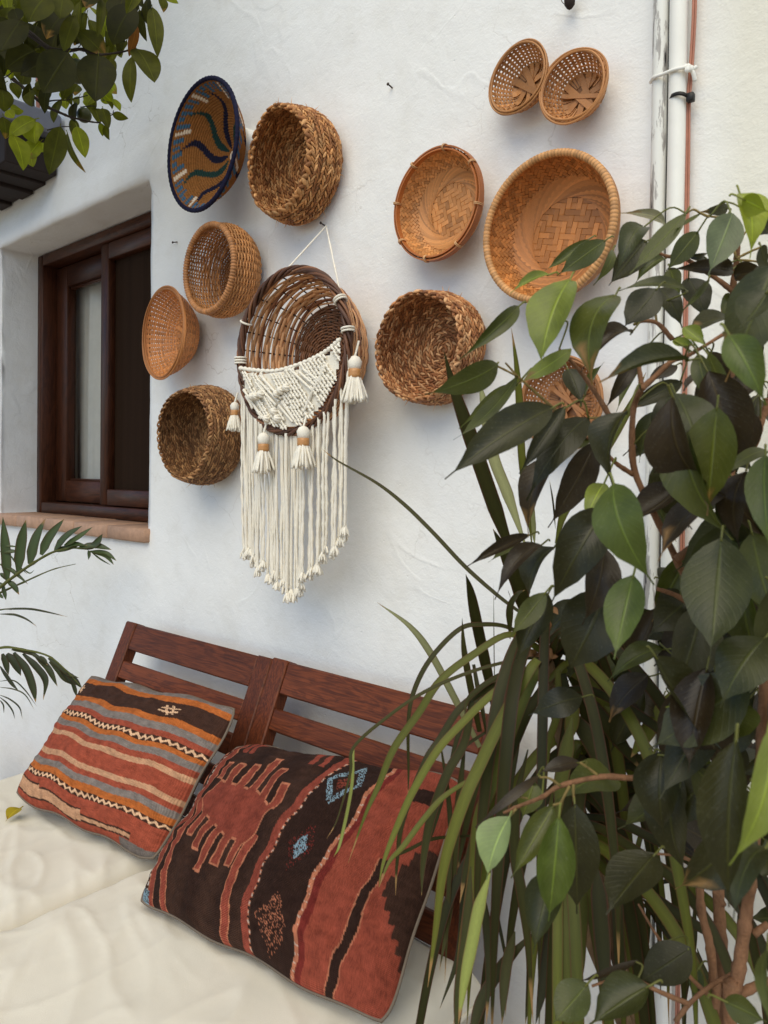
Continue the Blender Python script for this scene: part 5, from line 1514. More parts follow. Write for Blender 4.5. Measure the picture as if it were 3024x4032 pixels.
# leaf table: crop, base, tip, width, distance, tone   (d dark, m mid, l light, b bronze, p pale)
FL = '''A 1130 830 850 1520 400 .68 l|A 960 790 650 910 110 .72 l|A 1420 510 1020 800 170 .85 m|A 1280 505 920 770 110 .90 m|A 1500 960 1210 1590 420 .66 m
A 710 1050 280 1450 150 .75 m|A 1100 1150 870 1420 150 .72 m|A 1640 1270 1230 1480 200 .72 b|A 540 1520 0 1780 220 .72 m|A 700 1620 200 2180 190 .74 m|A 700 1690 240 2010 110 .80 m
A 1140 1400 710 1690 170 .72 l|A 1110 1560 1230 1850 180 .85 d|A 1250 1780 1400 1500 110 .88 m|C 990 10 115 550 340 .62 d|C 1090 0 710 560 170 .66 d|C 1280 90 770 690 260 .68 d
C 1020 420 720 1010 260 .72 b|C 1340 290 970 990 260 .72 b|C 1600 40 1400 610 370 .64 d|C 1410 630 1245 930 170 .66 l|C 800 1050 280 1300 130 .75 b|C 750 1150 460 1260 100 .80 m
C 900 1130 500 1500 180 .72 b|C 930 1520 640 1880 170 .70 m|C 950 1530 680 2070 280 .75 d|C 1420 840 960 1600 400 .62 d|C 1000 1150 740 1560 300 .76 d|D 400 630 640 1430 400 .55 g
D 1300 720 720 1180 340 .60 b|D 560 1380 400 2060 320 .56 g|D 320 1150 180 1780 300 .64 b|C 1450 1500 1100 2200 480 .66 d|D 1280 1070 1190 2060 520 .55 e|D 900 -110 1180 640 390 .60 e
D 1660 370 1230 560 110 .60 m|D 1640 400 1650 1150 270 .52 g|D 1480 530 1360 1120 290 .60 b|D 1659 960 1380 1090 240 .70 d|D 1050 1560 700 1850 330 .75 d|E 1640 20 1250 560 430 .55 e
E 1130 -250 880 570 400 .62 d|E 1180 480 870 580 120 .60 l|E 1340 500 1380 900 420 .60 m|E 1200 580 780 1330 350 .62 d|E 800 950 780 1640 420 .64 d|E 1000 1100 1200 1500 250 .80 d
E 1400 860 1310 2240 470 .42 d|E 1659 790 1450 1900 330 .40 l|G 1640 220 1340 700 300 .45 e|F 600 615 400 1095 320 .60 p|F 940 530 610 1090 230 .62 m|F 980 610 900 1440 350 .56 g
F 1100 520 1120 1390 330 .62 d|F 950 1050 770 1650 330 .64 e|G 740 270 330 760 440 .60 d|F 1140 200 820 270 130 .66 b|F 830 300 345 680 70 .64 b|F 1420 330 1000 420 300 .70 m|F 790 350 690 640 200 .70 m
F 1200 1900 930 2212 280 .60 m|G 690 1350 200 1659 400 .58 e|G 1030 1040 590 1330 300 .70 d|G 1080 1200 1080 1500 120 .75 m|G 1300 1470 1650 1640 200 .55 m|G 1080 400 910 570 150 .80 d
G 600 1140 100 1340 90 .66 b|G 1659 1050 1640 1659 120 .42 m|B 1430 130 1560 590 270 .62 y|B 1450 170 1660 280 200 .60 y|B 1370 290 1180 780 270 .70 s|B 1330 250 1120 280 90 .78 d
B 990 290 530 790 150 .72 m|B 1110 290 880 440 60 .74 m|B 640 400 430 700 220 .75 e|B 660 510 340 900 270 .80 d|B 1090 440 830 760 170 .78 m|B 820 660 570 830 190 .85 m|B 820 380 490 262 100 .85 w
B 390 590 280 850 90 .85 m|B 1000 920 460 870 130 .70 e|B 760 900 470 1240 260 .68 d|B 770 900 970 1200 170 .75 d|B 860 740 940 1000 150 .85 m|B 1000 820 1160 1150 220 .82 d|B 1180 830 960 1090 60 .75 m
B 1370 760 900 730 180 .75 b|B 1380 800 1659 760 200 .75 b|B 1140 640 980 640 90 .80 d|B 1370 1170 980 1250 220 .72 d|B 1440 1000 1260 1130 180 .80 m|B 1659 920 1430 1250 330 .48 e|B 1340 1280 1640 1820 300 .46 g
B 1330 1350 1420 1620 230 .55 b|B 1010 1490 290 1620 310 .58 e|B 970 1220 1150 1370 150 .66 l|B 880 1330 1080 1380 100 .68 l|B 1090 1440 1190 1850 150 .65 m|B 1170 1430 1400 1900 150 .65 m|B 580 1500 340 1870 130 .78 b
B 650 1500 410 1900 110 .85 m|B 910 1530 660 1680 130 .80 b|B 960 1670 480 1900 160 .75 d|B 890 1780 680 2070 120 .70 d|B 1140 1580 960 1720 130 .70 b|B 1600 1650 1200 1950 210 .70 b|B 1560 310 1680 480 170 .70 d
B 1600 560 1659 760 130 .66 d|B 1620 700 1640 900 140 .70 d|B 1520 880 1400 960 100 .80 m|D 200 170 40 380 150 .72 m|D 1240 180 1340 230 60 .75 d|D 850 200 830 340 110 .75 b|D 980 330 680 560 60 .70 d|D 900 1330 760 1420 140 .80 d|D 930 1520 770 1400 110 .80 b'''
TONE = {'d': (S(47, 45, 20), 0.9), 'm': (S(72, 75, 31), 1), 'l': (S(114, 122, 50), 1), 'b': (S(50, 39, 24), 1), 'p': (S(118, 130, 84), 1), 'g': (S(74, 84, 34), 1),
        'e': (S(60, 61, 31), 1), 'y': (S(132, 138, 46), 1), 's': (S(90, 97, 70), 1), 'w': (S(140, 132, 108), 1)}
FB = P(2790, 4032, t=0.78); FB.z = 0.0
ficus = empty('ficus', FB, 'leafy ficus with brown stems and glossy drip-tipped leaves in front of the pipes', 'plant')
FO = Vector(ficus.location)
camf = M3 @ Vector((0, 0, 1))
rg = random.Random(77)
leafbases = []; STEMPTS = []
def add_leaf(parent, org, mat, B, T, wd, tone, rg, petiole=0.012, drip=True, nfac=0.62, fold=(0.05, 0.75), curve=(-0.12, 0.42), nu=11):
    d = (T - B).normalized()
    tocam = (CAM - (B + T) / 2).normalized()
    nr = tocam * nfac + Vector((rg.uniform(-0.5, 0.5), rg.uniform(-0.5, 0.3), rg.uniform(-0.1, 0.95)))
    m_ = MB()
    leaf(m_, B, T, wd, nr, mul(TONE[tone][0], rg.uniform(0.82, 1.15)), rg.uniform(*fold), rg.uniform(*curve), drip, nu, tipcol=(S(128, 96, 58) if rg.random() < 0.10 else None), seed=rg.uniform(0, 6), wave=rg.uniform(0.0, 0.05))
    o_ = len(m_.v)
    best = min(STEMPTS, key=lambda q: (q - B).length_squared) if STEMPTS else None
    if best is not None and (best - B).length < 0.055: E = best
    else: E = B - d * petiole + Vector((0, 0, -0.3 * petiole))
    mid = (B + E) / 2 - d * 0.3 * (E - B).length + Vector((0, 0, 0.12 * (E - B).length))
    tube(m_, crom([B + d * 0.003, mid, E], 4), 0.0009, 5, mix(TONE[tone][0], S(132, 132, 60), 0.5))
    for i in range(o_, len(m_.v)): m_.uv[i] = (0.3, 0.02)
    return m_.build('leaf', mat, parent, off=org)
BK = S(128, 92, 66); BK2 = S(112, 72, 48)
def stem(parent, org, pts, r0, r1, mat, name='stem', col=BK, sides=8):
    m_ = MB(); q = crom(pts, 6); n = len(q)
    STEMPTS.extend(q)
    tube(m_, q, [lerp(r0, r1, i / (n - 1)) * (1 + 0.07 * math.sin(i * 1.7) + (0.22 if i % 7 == 3 else 0) * (1 if r0 < 0.012 else 0)) for i in range(n)], sides, col)
    return m_.build(name, mat, parent, off=org)
def XP(cr, x, y, t): return P(*X(cr, x, y), t=t)
stem(ficus, FO, [FB + Vector((-0.03, 0, 0.30)), XP('G', 1215, 1659, .76), XP('G', 1212, 1300, .76), XP('G', 1180, 1000, .76), XP('G', 1110, 700, .77), XP('G', 1100, 300, .78), XP('G', 1060, 0, .79), XP('E', 1020, 1000, .80), XP('E', 980, 500, .80), XP('D', 1030, 1610, .74), XP('D', 910, 1250, .72), XP('D', 700, 820, .70), XP('D', 560, 480, .70), XP('B', 560, 1890, .70), XP('B', 630, 1720, .68)], 0.0046, 0.0026, MAT['bark'])
stem(ficus, FO, [FB + Vector((0, 0, 0.28)), XP('G', 1290, 1659, .78), XP('G', 1285, 1300, .78), XP('G', 1270, 900, .78), XP('G', 1250, 480, .79), XP('E', 1250, 1300, .82), XP('D', 1370, 1700, .84), XP('D', 1350, 900, .84), XP('D', 1360, 500, .84), XP('D', 1380, 130, .84), XP('B', 1385, 1220, .82), XP('B', 1375, 900, .80), XP('B', 1400, 700, .79), XP('B', 1418, 430, .78)], 0.0068, 0.0026, MAT['bark'], 'trunk')
stem(ficus, FO, [FB + Vector((0.04, 0, 0.26)), XP('G', 1350, 1659, .70), XP('G', 1390, 1400, .70), XP('G', 1430, 1150, .70), XP('G', 1470, 850, .70), XP('G', 1500, 600, .70), XP('E', 1560, 1500, .66), XP('E', 1620, 700, .66), XP('D', 1640, 1700, .68), XP('D', 1700, 900, .68)], 0.0066, 0.0042, MAT['bark'], 'trunk')
for pts, t_, r0, r1 in (
    ([('D', 910, 1250), ('D', 1110, 1110), ('D', 1340, 980), ('D', 1520, 820)], .71, .0040, .0022),
    ([('B', 620, 1730), ('B', 740, 1620), ('B', 870, 1500), ('B', 1010, 1450), ('B', 1290, 1280)], .67, .0028, .0014),
    ([('B', 630, 1720), ('B', 600, 1500)], .68, .0026, .0016),
    ([('D', 1030, 1620), ('D', 900, 1540), ('D', 750, 1490)], .74, .003, .0018),
    ([('D', 1100, 1740), ('D', 1020, 1600)], .74, .0035, .003),
    ([('F', 1660, 300), ('F', 1540, 320), ('F', 1300, 310), ('F', 990, 380), ('F', 850, 465), ('F', 660, 540), ('F', 550, 590)], .66, .0030, .0012),
    ([('F', 1060, 380), ('F', 1000, 500), ('F', 980, 610)], .64, .0012, .0009), ([('F', 1090, 370), ('F', 1090, 440), ('F', 1100, 520)], .64, .0013, .001),
    ([('F', 990, 380), ('F', 900, 320), ('F', 830, 315)], .65, .0012, .0009), ([('F', 1280, 300), ('F', 1200, 240), ('F', 1140, 200)], .66, .0013, .001), ([('F', 740, 480), ('F', 680, 465), ('F', 635, 475)], .64, .001, .0008), ([('F', 650, 555), ('F', 600, 615)], .62, .001, .0009), ([('F', 1000, 510), ('F', 930, 530)], .63, .001, .0009),
    ([('G', 1300, 690), ('G', 1170, 480), ('G', 1100, 370), ('G', 940, 290), ('G', 740, 268)], .70, .0026, .0010),
    ([('G', 1180, 1430), ('G', 1000, 1250), ('G', 760, 950), ('G', 600, 680)], .74, .0022, .0010),
    ([('G', 1000, 1490), ('G', 760, 1390), ('G', 560, 1290), ('G', 400, 1290), ('G', 220, 1350)], .66, .0022, .0010),
    ([('G', 900, 1640), ('G', 1040, 1470), ('G', 1190, 1350), ('G', 1390, 1240)], .72, .0022, .002), ([('G', 1540, 930), ('G', 1660, 840)], .7, .0035, .003), ([('G', 1400, 1430), ('G', 1600, 1330), ('G', 1700, 1300)], .70, .0045, .003),
    ([('A', 1470, 1980), ('A', 1360, 1790), ('A', 1220, 1590), ('A', 1100, 1460), ('A', 1040, 1400)], .74, .0028, .0012), ([('A', 700, 1620), ('A', 900, 1800), ('A', 1080, 1960)], .76, .0012, .0018), ([('A', 700, 1620), ('A', 600, 1510)], .75, .0011, .0009), ([('A', 700, 1620), ('A', 480, 1510)], .74, .0011, .0009),
    ([('C', 1420, 280), ('C', 1300, 270), ('C', 1200, 210)], .72, .002, .0014), ([('C', 1650, 560), ('C', 1500, 460), ('C', 1380, 330)], .70, .0024, .0016), ([('C', 1440, 95), ('C', 1280, 95)], .69, .0012, .001),
    ([('B', 1375, 930), ('B', 1250, 830), ('B', 1050, 700), ('B', 960, 650), ('B', 830, 640), ('B', 740, 590)], .80, .0030, .0014), ([('B', 880, 1320), ('B', 760, 1190), ('B', 650, 1170), ('B', 560, 1200)], .76, .0026, .0012), ([('B', 750, 1190), ('B', 735, 1040)], .76, .0014, .001),
    ([('B', 1400, 660), ('B', 1345, 430), ('B', 1330, 300)], .78, .0014, .001), ([('B', 1400, 660), ('B', 1520, 600), ('B', 1620, 560)], .78, .0014, .001), ([('B', 1410, 540), ('B', 1500, 410)], .78, .001, .0008), ([('B', 1410, 480), ('B', 1300, 455)], .78, .001, .0008), ([('B', 1410, 670), ('B', 1540, 680), ('B', 1640, 700)], .78, .0012, .001),
    ([('B', 1180, 320), ('B', 1110, 290), ('B', 1050, 260), ('B', 990, 290)], .75, .0013, .0009), ([('B', 1310, 330), ('B', 1180, 315)], .77, .0013, .001), ([('D', 1350, 500), ('D', 1530, 340), ('D', 1600, 130), ('D', 1650, 0), ('B', 1655, 1800)], .72, .0042, .003), ([('D', 1340, 190), ('D', 1290, 40), ('B', 1250, 1800)], .82, .003, .0016), ([('D', 1370, 1850), ('D', 1420, 1720), ('E', 1500, -400)], .70, .0045, .003)):
    stem(ficus, FO, [XP(c_, x_, y_, t_) for c_, x_, y_ in pts], r0, r1, MAT['bark'], 'branch' if r0 > .0023 else 'twig', BK if r0 > .0016 else mix(BK, S(120, 120, 60), 0.45), 7)
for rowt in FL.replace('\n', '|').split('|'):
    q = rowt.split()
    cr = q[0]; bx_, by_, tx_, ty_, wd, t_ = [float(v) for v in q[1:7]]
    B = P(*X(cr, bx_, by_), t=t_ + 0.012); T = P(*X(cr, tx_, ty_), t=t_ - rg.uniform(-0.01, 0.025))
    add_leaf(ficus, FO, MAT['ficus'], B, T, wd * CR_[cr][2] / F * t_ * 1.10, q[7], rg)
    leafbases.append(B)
# inner leaves, farther back in the crown
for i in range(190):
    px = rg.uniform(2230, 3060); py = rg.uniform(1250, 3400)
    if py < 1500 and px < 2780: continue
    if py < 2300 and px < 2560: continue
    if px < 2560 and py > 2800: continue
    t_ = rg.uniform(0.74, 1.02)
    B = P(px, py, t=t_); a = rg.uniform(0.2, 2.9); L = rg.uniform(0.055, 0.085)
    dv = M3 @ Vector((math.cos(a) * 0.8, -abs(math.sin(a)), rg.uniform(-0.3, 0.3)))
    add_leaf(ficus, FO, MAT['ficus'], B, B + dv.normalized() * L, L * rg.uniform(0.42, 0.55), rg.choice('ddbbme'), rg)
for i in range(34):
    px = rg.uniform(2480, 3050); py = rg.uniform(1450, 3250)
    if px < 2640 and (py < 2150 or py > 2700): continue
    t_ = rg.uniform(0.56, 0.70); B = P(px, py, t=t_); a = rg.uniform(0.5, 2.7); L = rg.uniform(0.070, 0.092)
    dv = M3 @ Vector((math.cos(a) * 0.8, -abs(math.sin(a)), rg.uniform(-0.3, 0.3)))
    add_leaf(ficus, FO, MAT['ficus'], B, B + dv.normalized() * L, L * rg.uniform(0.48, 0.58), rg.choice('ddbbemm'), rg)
# a few leaves beyond the right edge of the view so that the crown does not stop there
for i in range(50):
    B = P(rg.uniform(3040, 3600), rg.uniform(900, 3700), t=rg.uniform(0.5, 0.95)); a = rg.uniform(0, 3.1); L = rg.uniform(0.06, 0.09)
    dv = M3 @ Vector((math.cos(a), -abs(math.sin(a)) * 0.8, rg.uniform(-0.4, 0.4)))
    add_leaf(ficus, FO, MAT['ficus'], B, B + dv.normalized() * L, L * 0.48, rg.choice('ddbmeg'), rg)
def pot(name, cen, r0, r1, h, mat, lab):
    m_ = MB(); N = 32
    prof_ = [(r0 * 0.2, 0.0), (r0, 0.0), (r1 * 0.96, h - 0.03), (r1 * 1.05, h - 0.03), (r1 * 1.06, h), (r1 * 0.95, h), (r1 * 0.92, h - 0.035)]
    vs = [Vector((cen.x + r_ * math.cos(2 * PI * i / N), cen.y + r_ * math.sin(2 * PI * i / N), z_)) for r_, z_ in prof_ for i in range(N)]
    fs = [(j * N + i, j * N + (i + 1) % N, (j + 1) * N + (i + 1) % N, (j + 1) * N + i) for j in range(len(prof_) - 1) for i in range(N)]
    m_.add(vs, fs); o = m_.build(name, mat, off=cen); o.location = cen; tag(o, lab, 'pot')
    m_ = MB(); m_.add([Vector((r1 * 0.935 * math.cos(2 * PI * i / N), r1 * 0.935 * math.sin(2 * PI * i / N), h - 0.03 + 0.004 * math.sin(i * 2.1))) for i in range(N)], [tuple(range(N))])
    m_.build('soil', MAT['soil'], o)
    return o
pot('plant_pot', Vector((FB.x, FB.y, 0)), 0.10, 0.15, 0.29, MAT['pot'], 'terracotta pot holding the ficus')

# ------------------------------------------------------------------ dracaena
DB = Vector((-0.40, -0.21, 0))
drac = empty('dracaena', DB, 'dracaena with long arching strap leaves beside the bench end', 'plant')
DO = Vector(drac.location)
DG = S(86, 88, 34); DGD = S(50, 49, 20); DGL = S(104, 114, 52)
def strap(parent, org, pts, wd, col, name='leaf', mat='strap', nsub=7, fold=0.35, taper_base=0.7, rg=rg):
    q = crom(pts, nsub); n = len(q); m_ = MB()
    vs, fs, cs, uvs = [], [], [], []
    twist = rg.uniform(-0.5, 0.5)
    edge = mix(col, S(96, 40, 34), 0.55); dry = S(150, 116, 74); tipv = rg.uniform(0.9, 1.02)
    for i in range(n):
        v = i / (n - 1)
        tg = (q[min(i + 1, n - 1)] - q[max(i - 1, 0)]).normalized()
        tocam = (CAM - q[i]).normalized()
        N = tocam * 0.8 + Vector((0.2 * math.sin(twist * 5), -0.2, 0.6)) + Vector((twist, 0, 0)) * (v - 0.5)
        sd = tg.cross(N)
        if sd.length < 1e-5: sd = tg.orthogonal()
        sd.normalize(); nn = sd.cross(tg)
        wv = (taper_base + (1 - taper_base) * min(1, v / 0.25)) * (1.0 if v < 0.55 else max(0.03, 1 - ((v - 0.55) / 0.45) ** 1.6))
        w2 = wd * 0.5 * wv
        for a in (-1, -0.75, 0, 0.75, 1):
            vs.append(q[i] + sd * (a * w2) + nn * (abs(a) * w2 * fold)); uvs.append((0.5 + 0.5 * a, v * 3)); cs.append(dry if v > tipv else edge if abs(a) == 1 else (mul(col, 1.25) if a == 0 else col))
    for i in range(n - 1):
        for k in range(4):
            a = i * 5 + k; fs.append((a, a + 1, a + 6, a + 5))
    m_.add(vs, fs, cs, uvs)
    return m_.build(name, MAT[mat], parent, off=org)
rg = random.Random(91)
ST = (
 ('H', .98, 34, 'd', '1480 600 1260 455 1080 430 930 460 750 640 640 840 595 1050 595 1400 590 1560'),
 ('H', .93, 50, 'g', '1480 620 1260 495 1000 640 800 800 660 1010 500 1240 400 1480 310 1680 200 1990'),
 ('H', .90, 26, 'd', '1450 650 1300 660 1000 740 700 870 450 1040 235 1235 215 1400 130 1700 60 1830'),
 ('H', .90, 22, 'l', '235 1235 222 1500 150 1850 105 1950'),
 ('H', .88, 55, 'g', '1480 680 1350 760 1150 880 940 1080 780 1260 620 1530 500 1800 430 1990 400 2150'),
 ('H', .92, 50, 'd', '1480 700 1300 780 1100 860 930 980 800 1180 700 1340 560 1700 520 1990 510 2200'),
 ('H', .84, 78, 'g', '1440 660 1380 740 1200 1060 1060 1350 950 1600 830 1991 771 2435 720 2800'),
 ('H', .86, 88, 'g', '1480 700 1400 800 1280 1080 1150 1450 1060 1700 1030 2010 985 2265 930 2605 890 3040'),
 ('H', .88, 80, 'd', '1470 850 1350 1050 1200 1400 1100 1600 980 1991 930 2250'),
 ('H', 1.0, 70, 'd', '1170 1010 1090 650 1040 420 1000 220 968 100'), ('H', 1.0, 45, 'd', '1060 1130 1000 830 960 600 945 385'), ('H', 1.04, 45, 'p', '1060 1230 900 920 740 620 600 440 390 285'),
 ('H', 1.02, 6, 'd', '1160 1000 1154 600 1150 150'), ('H', .86, 40, 'g', '1000 1440 820 1560 680 1720 560 1880 470 1980 400 2150'), ('H', .9, 25, 'd', '1000 1810 760 1830 600 1900 490 1960 420 2080'),
 ('H', .9, 60, 'd', '1010 930 960 1200 850 1400 740 1700 690 1990 680 2200'), ('H', .92, 70, 'd', '1600 750 1640 1000 1600 1300 1560 1700 1500 2200'), ('H', .9, 50, 'g', '1570 730 1570 1000 1500 1260 1480 1700'),
 ('H', .95, 60, 'd', '1400 780 1250 950 1130 1180 1040 1450 960 1800 900 2100'), ('H', 1.0, 40, 'd', '1450 740 1250 740 1080 880 950 1080 880 1300 840 1560'), ('H', .97, 44, 'd', '1420 900 1330 1020 1290 1300 1240 1700'),
 ('H', .99, 30, 'd', '1020 690 1050 860 1080 1000 1110 1200'), ('H', .95, 26, 'd', '1120 1120 940 1250 860 1420 780 1700 700 1950'), ('H', .93, 40, 'd', '1400 720 1200 760 1000 900 960 1020'),
 ('C', .98, 118, 'd', '730 1400 560 950 420 550 300 200 180 -150 100 -450'), ('C', 1.0, 90, 'p', '770 1150 620 720 500 400 430 0 390 -200'), ('C', 1.0, 60, 'g', '820 1150 770 700 735 400 715 -50 690 -350 650 -640'), ('C', 1.02, 50, 'p', '840 1120 815 850 800 600'),
 ('C', 1.0, 95, 'g', '1010 1120 1090 850 1250 600 1480 250 1650 -50 1750 -280'), ('C', 1.02, 14, 'd', '1010 1000 990 780 960 600'), ('C', .96, 60, 'd', '640 1900 640 1650 700 1540 760 1500'), ('C', .98, 40, 'd', '670 1650 620 1500'),
 ('C', .97, 120, 'd', '780 1800 720 1500 620 1250 500 1000'),
 ('F', .76, 95, 'l', '450 1050 370 1300 310 1600 250 1900 205 2212'),
 ('F', .86, 80, 'd', '740 100 650 500 640 900 690 1200 740 1600 780 2212'), ('F', .84, 110, 'g', '1080 -150 1030 150 990 400 970 700'), ('F', .84, 100, 'g', '1180 1100 1150 1400 1120 1800 1090 2000'), ('F', .82, 120, 'd', '1270 1000 1290 1290 1320 1700 1340 2100'),
 ('F', .84, 90, 'd', '1420 1100 1430 1390 1450 1800 1470 2050'), ('F', .88, 90, 'd', '920 1400 900 1600 860 1900 800 2212'), ('F', .86, 90, 'd', '790 1500 560 1750 400 2000 330 2212 300 2400'), ('F', .9, 25, 'd', '490 1250 500 1350 560 1650 600 1850'), ('F', .86, 60, 'd', '400 1200 420 1450 440 1800 420 2212'),
 ('F', .86, 80, 'd', '640 1500 570 1800 540 2212'), ('F', .9, 60, 'd', '1000 1500 960 1800 930 2212'), ('F', .9, 50, 'd', '250 900 240 1300 200 1700 60 2100'), ('F', .78, 90, 'd', '300 1000 270 1500 210 2000 190 2400'), ('F', .9, 60, 'd', '720 1400 760 1800 720 2212'), ('F', .9, 40, 'd', '60 0 140 600 130 1200 100 1900'), ('F', .9, 60, 'd', '260 0 200 600 140 1300 60 1800'),
 ('G', .92, 90, 'd', '500 560 700 620 900 750 1110 880 1250 1000'), ('G', .95, 60, 'd', '660 300 800 380 960 470'), ('G', .95, 50, 'd', '560 640 750 760 1000 1010 1180 1300 1250 1500'), ('G', .93, 100, 'd', '480 700 560 900 640 1150'), ('G', .95, 90, 'd', '640 640 800 840 950 1060 1000 1300'), ('G', .98, 40, 'd', '690 560 680 800 690 1000'),
 ('G', .96, 50, 'g', '900 300 880 120 760 -100'), ('G', .96, 40, 'g', '640 60 600 200 580 350'), ('G', .96, 50, 'd', '1060 640 1050 1000 980 1400 960 1700'), ('G', 1.0, 35, 'd', '1080 1040 1140 1250 1240 1500'), ('G', 1.0, 35, 'd', '700 520 900 490 1000 560'), ('G', 1.0, 35, 'd', '1440 600 1420 900 1390 1200'),
 ('E', .92, 62, 'g', '300 560 420 650 560 770 750 960'), ('E', .92, 120, 'd', '120 460 280 650 450 880 620 1100'), ('E', .9, 130, 'd', '60 620 180 820 300 1050 400 1400'), ('E', .9, 120, 'g', '900 440 760 650 640 850 540 1000'), ('E', .95, 45, 'p', '200 300 420 430 660 540'), ('E', .95, 40, 'p', '330 470 480 600 640 760'), ('E', .95, 60, 'g', '470 500 520 600 540 750'),
 ('E', .96, 40, 'g', '560 250 600 400 520 600 500 760'), ('E', .9, 110, 'g', '60 500 60 700 20 900'), ('E', .95, 50, 'd', '960 1480 1060 1600 1160 1750'), ('E', .92, 110, 'd', '760 1560 860 1700 940 1880'), ('E', .95, 60, 'd', '520 1150 480 1350 460 1650'), ('E', .93, 90, 'd', '320 1300 360 1500 400 1800'))
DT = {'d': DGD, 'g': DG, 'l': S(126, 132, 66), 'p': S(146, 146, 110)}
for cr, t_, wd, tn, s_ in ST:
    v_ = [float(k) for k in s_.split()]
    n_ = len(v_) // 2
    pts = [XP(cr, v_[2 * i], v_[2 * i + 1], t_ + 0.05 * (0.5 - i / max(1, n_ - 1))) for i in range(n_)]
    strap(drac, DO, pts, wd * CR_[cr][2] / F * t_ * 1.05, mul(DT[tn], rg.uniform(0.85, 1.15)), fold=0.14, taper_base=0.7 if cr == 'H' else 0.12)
# the long thin leaf that crosses the wall
strap(drac, DO, [P(x, y, t=1.0 + 0.03 * i) for i, (x, y) in enumerate(((2060, 2420), (1960, 2345), (1830, 2230), (1700, 2092), (1590, 1985), (1480, 1900), (1330, 1815), (1265, 1765)))], 0.0062, DGD, fold=0.1)
# inner fans of the lower heads
heads = (P(2150, 2580, t=.97), P(2190, 3230, t=.95), P(2330, 3050, t=1.0))
for hd in heads:
    for i in range(15):
        a = rg.uniform(-1.9, 1.2); L = rg.uniform(0.22, 0.40); up = rg.uniform(0.01, 0.05)
        d = Vector((math.cos(a), math.sin(a) * 0.6, 0))
        if d.y > 0.15: d *= 0.4
        p0 = hd + Vector((0, 0, rg.uniform(-0.05, 0.02)))
        pts = [p0, p0 + d * L * 0.25 + Vector((0, 0, up)), p0 + d * L * 0.6 + Vector((0, 0, -0.03)), p0 + d * L * 0.8 + Vector((0, 0, -L * 0.55)), p0 + d * L * 0.85 + Vector((0, 0, -L * 0.95))]
        if any(p.y > -0.015 for p in pts): continue
        strap(drac, DO, pts, rg.uniform(0.010, 0.016), mul(rg.choice((DGD, DGD, DG)), rg.uniform(0.75, 1.1)), fold=0.14)
for hd, rr_ in zip(heads, (0.010, 0.011, 0.010)):
    q0 = DB + Vector((rg.uniform(-0.03, 0.03), rg.uniform(-0.03, 0.03), 0.24))
    stem(drac, DO, [q0, q0.lerp(hd, 0.4) + Vector((0.02, 0, 0)), q0.lerp(hd, 0.8), hd], rr_, rr_ * 0.8, MAT['bark'], 'cane', S(120, 96, 70))
# dried sheaths on the upper cane
for i in range(9):
    p0 = heads[0] + Vector((rg.uniform(-0.012, 0.012), rg.uniform(-0.012, 0), rg.uniform(-0.03, 0.05)))
    strap(drac, DO, [p0, p0 + Vector((rg.uniform(-0.02, 0.02), -0.012, 0.012)), p0 + Vector((rg.uniform(-0.03, 0.03), -0.02, rg.uniform(-0.01, 0.02)))], 0.010, S(134, 98, 66), 'dry_sheath')
# seagrass planter under the dracaena
pr_ = empty('seagrass_planter', DB, 'plaited seagrass planter on the floor holding the dracaena', 'planter')
prr = 0.125
seagrass_basket(pr_, prof([(0.003, 0.004), (prr * 0.9, 0.004), (prr * 1.02, 0.03), (prr * 1.05, 0.15), (prr, 0.28), (prr * 0.98, 0.31)]), 0.016, GC_R, None, 0.02, 1.2, 61, 0)
pr_.rotation_euler = (math.radians(-90), 0, 0)
m_ = MB(); m_.add([Vector((prr * 0.95 * math.cos(2 * PI * i / 24), -0.26, prr * 0.95 * math.sin(2 * PI * i / 24))) for i in range(24)], [tuple(range(24))]); m_.build('soil', MAT['soil'], pr_)

# ------------------------------------------------------------------ palm at the left
PB = Vector((-2.78, -0.36, 0))
palm = empty('palm', PB, 'areca palm with feathery fronds below the window sill', 'plant')
PO = Vector(palm.location)
PG = S(58, 70, 36); PGD = S(48, 52, 27)
rg = random.Random(17)
def pl(s_, wd, t_, col=PG, fold=0.3, t1=None):
    v_ = [float(k) for k in s_.split()]; n_ = len(v_) // 2
    pts = [XP('L', v_[2 * i], v_[2 * i + 1], lerp(t_, t1 or t_, i / max(1, n_ - 1))) for i in range(n_)]
    return strap(palm, PO, pts, wd * CR_['L'][2] / F * t_ * 1.3, mul(col, rg.uniform(0.8, 1.2)), 'leaflet', 'palm', fold=fold, taper_base=0.35, rg=rg, nsub=6)
TP = 2.12
for s_, wd in (('65 740 50 480 25 190', 62), ('160 670 185 430 225 215', 68), ('260 600 310 400 400 200', 72), ('360 520 430 370 560 205', 62), ('480 475 580 360 715 268', 56), ('560 440 680 370 805 278', 42), ('760 470 840 420 892 338', 48), ('690 455 830 440 972 475', 46),
               ('780 490 920 505 1015 572', 32), ('790 492 920 530 992 606', 28), ('800 500 880 560 966 610', 12), ('770 480 778 520 770 562', 22), ('66 750 120 790 166 866', 38), ('0 600 110 660 244 775', 28), ('0 680 40 710 66 745', 30), ('0 492 90 490 165 492', 30), ('0 440 90 444 172 452', 14), ('80 510 150 600 240 690', 12),
               ('470 480 560 470 690 440', 44), ('560 470 640 430 760 440', 40), ('20 800 40 850 52 912', 26), ('0 860 10 880 30 900', 20), ('0 760 30 800 40 860', 20), ('200 640 260 680 300 650', 10)):
    pl(s_, wd, TP)
for s_, wd in (('0 995 130 990 270 993 420 1020 592 1060', 17), ('0 1035 90 1038 150 1047 240 1085 322 1146', 16)): pl(s_, wd, TP + 0.08, PGD)
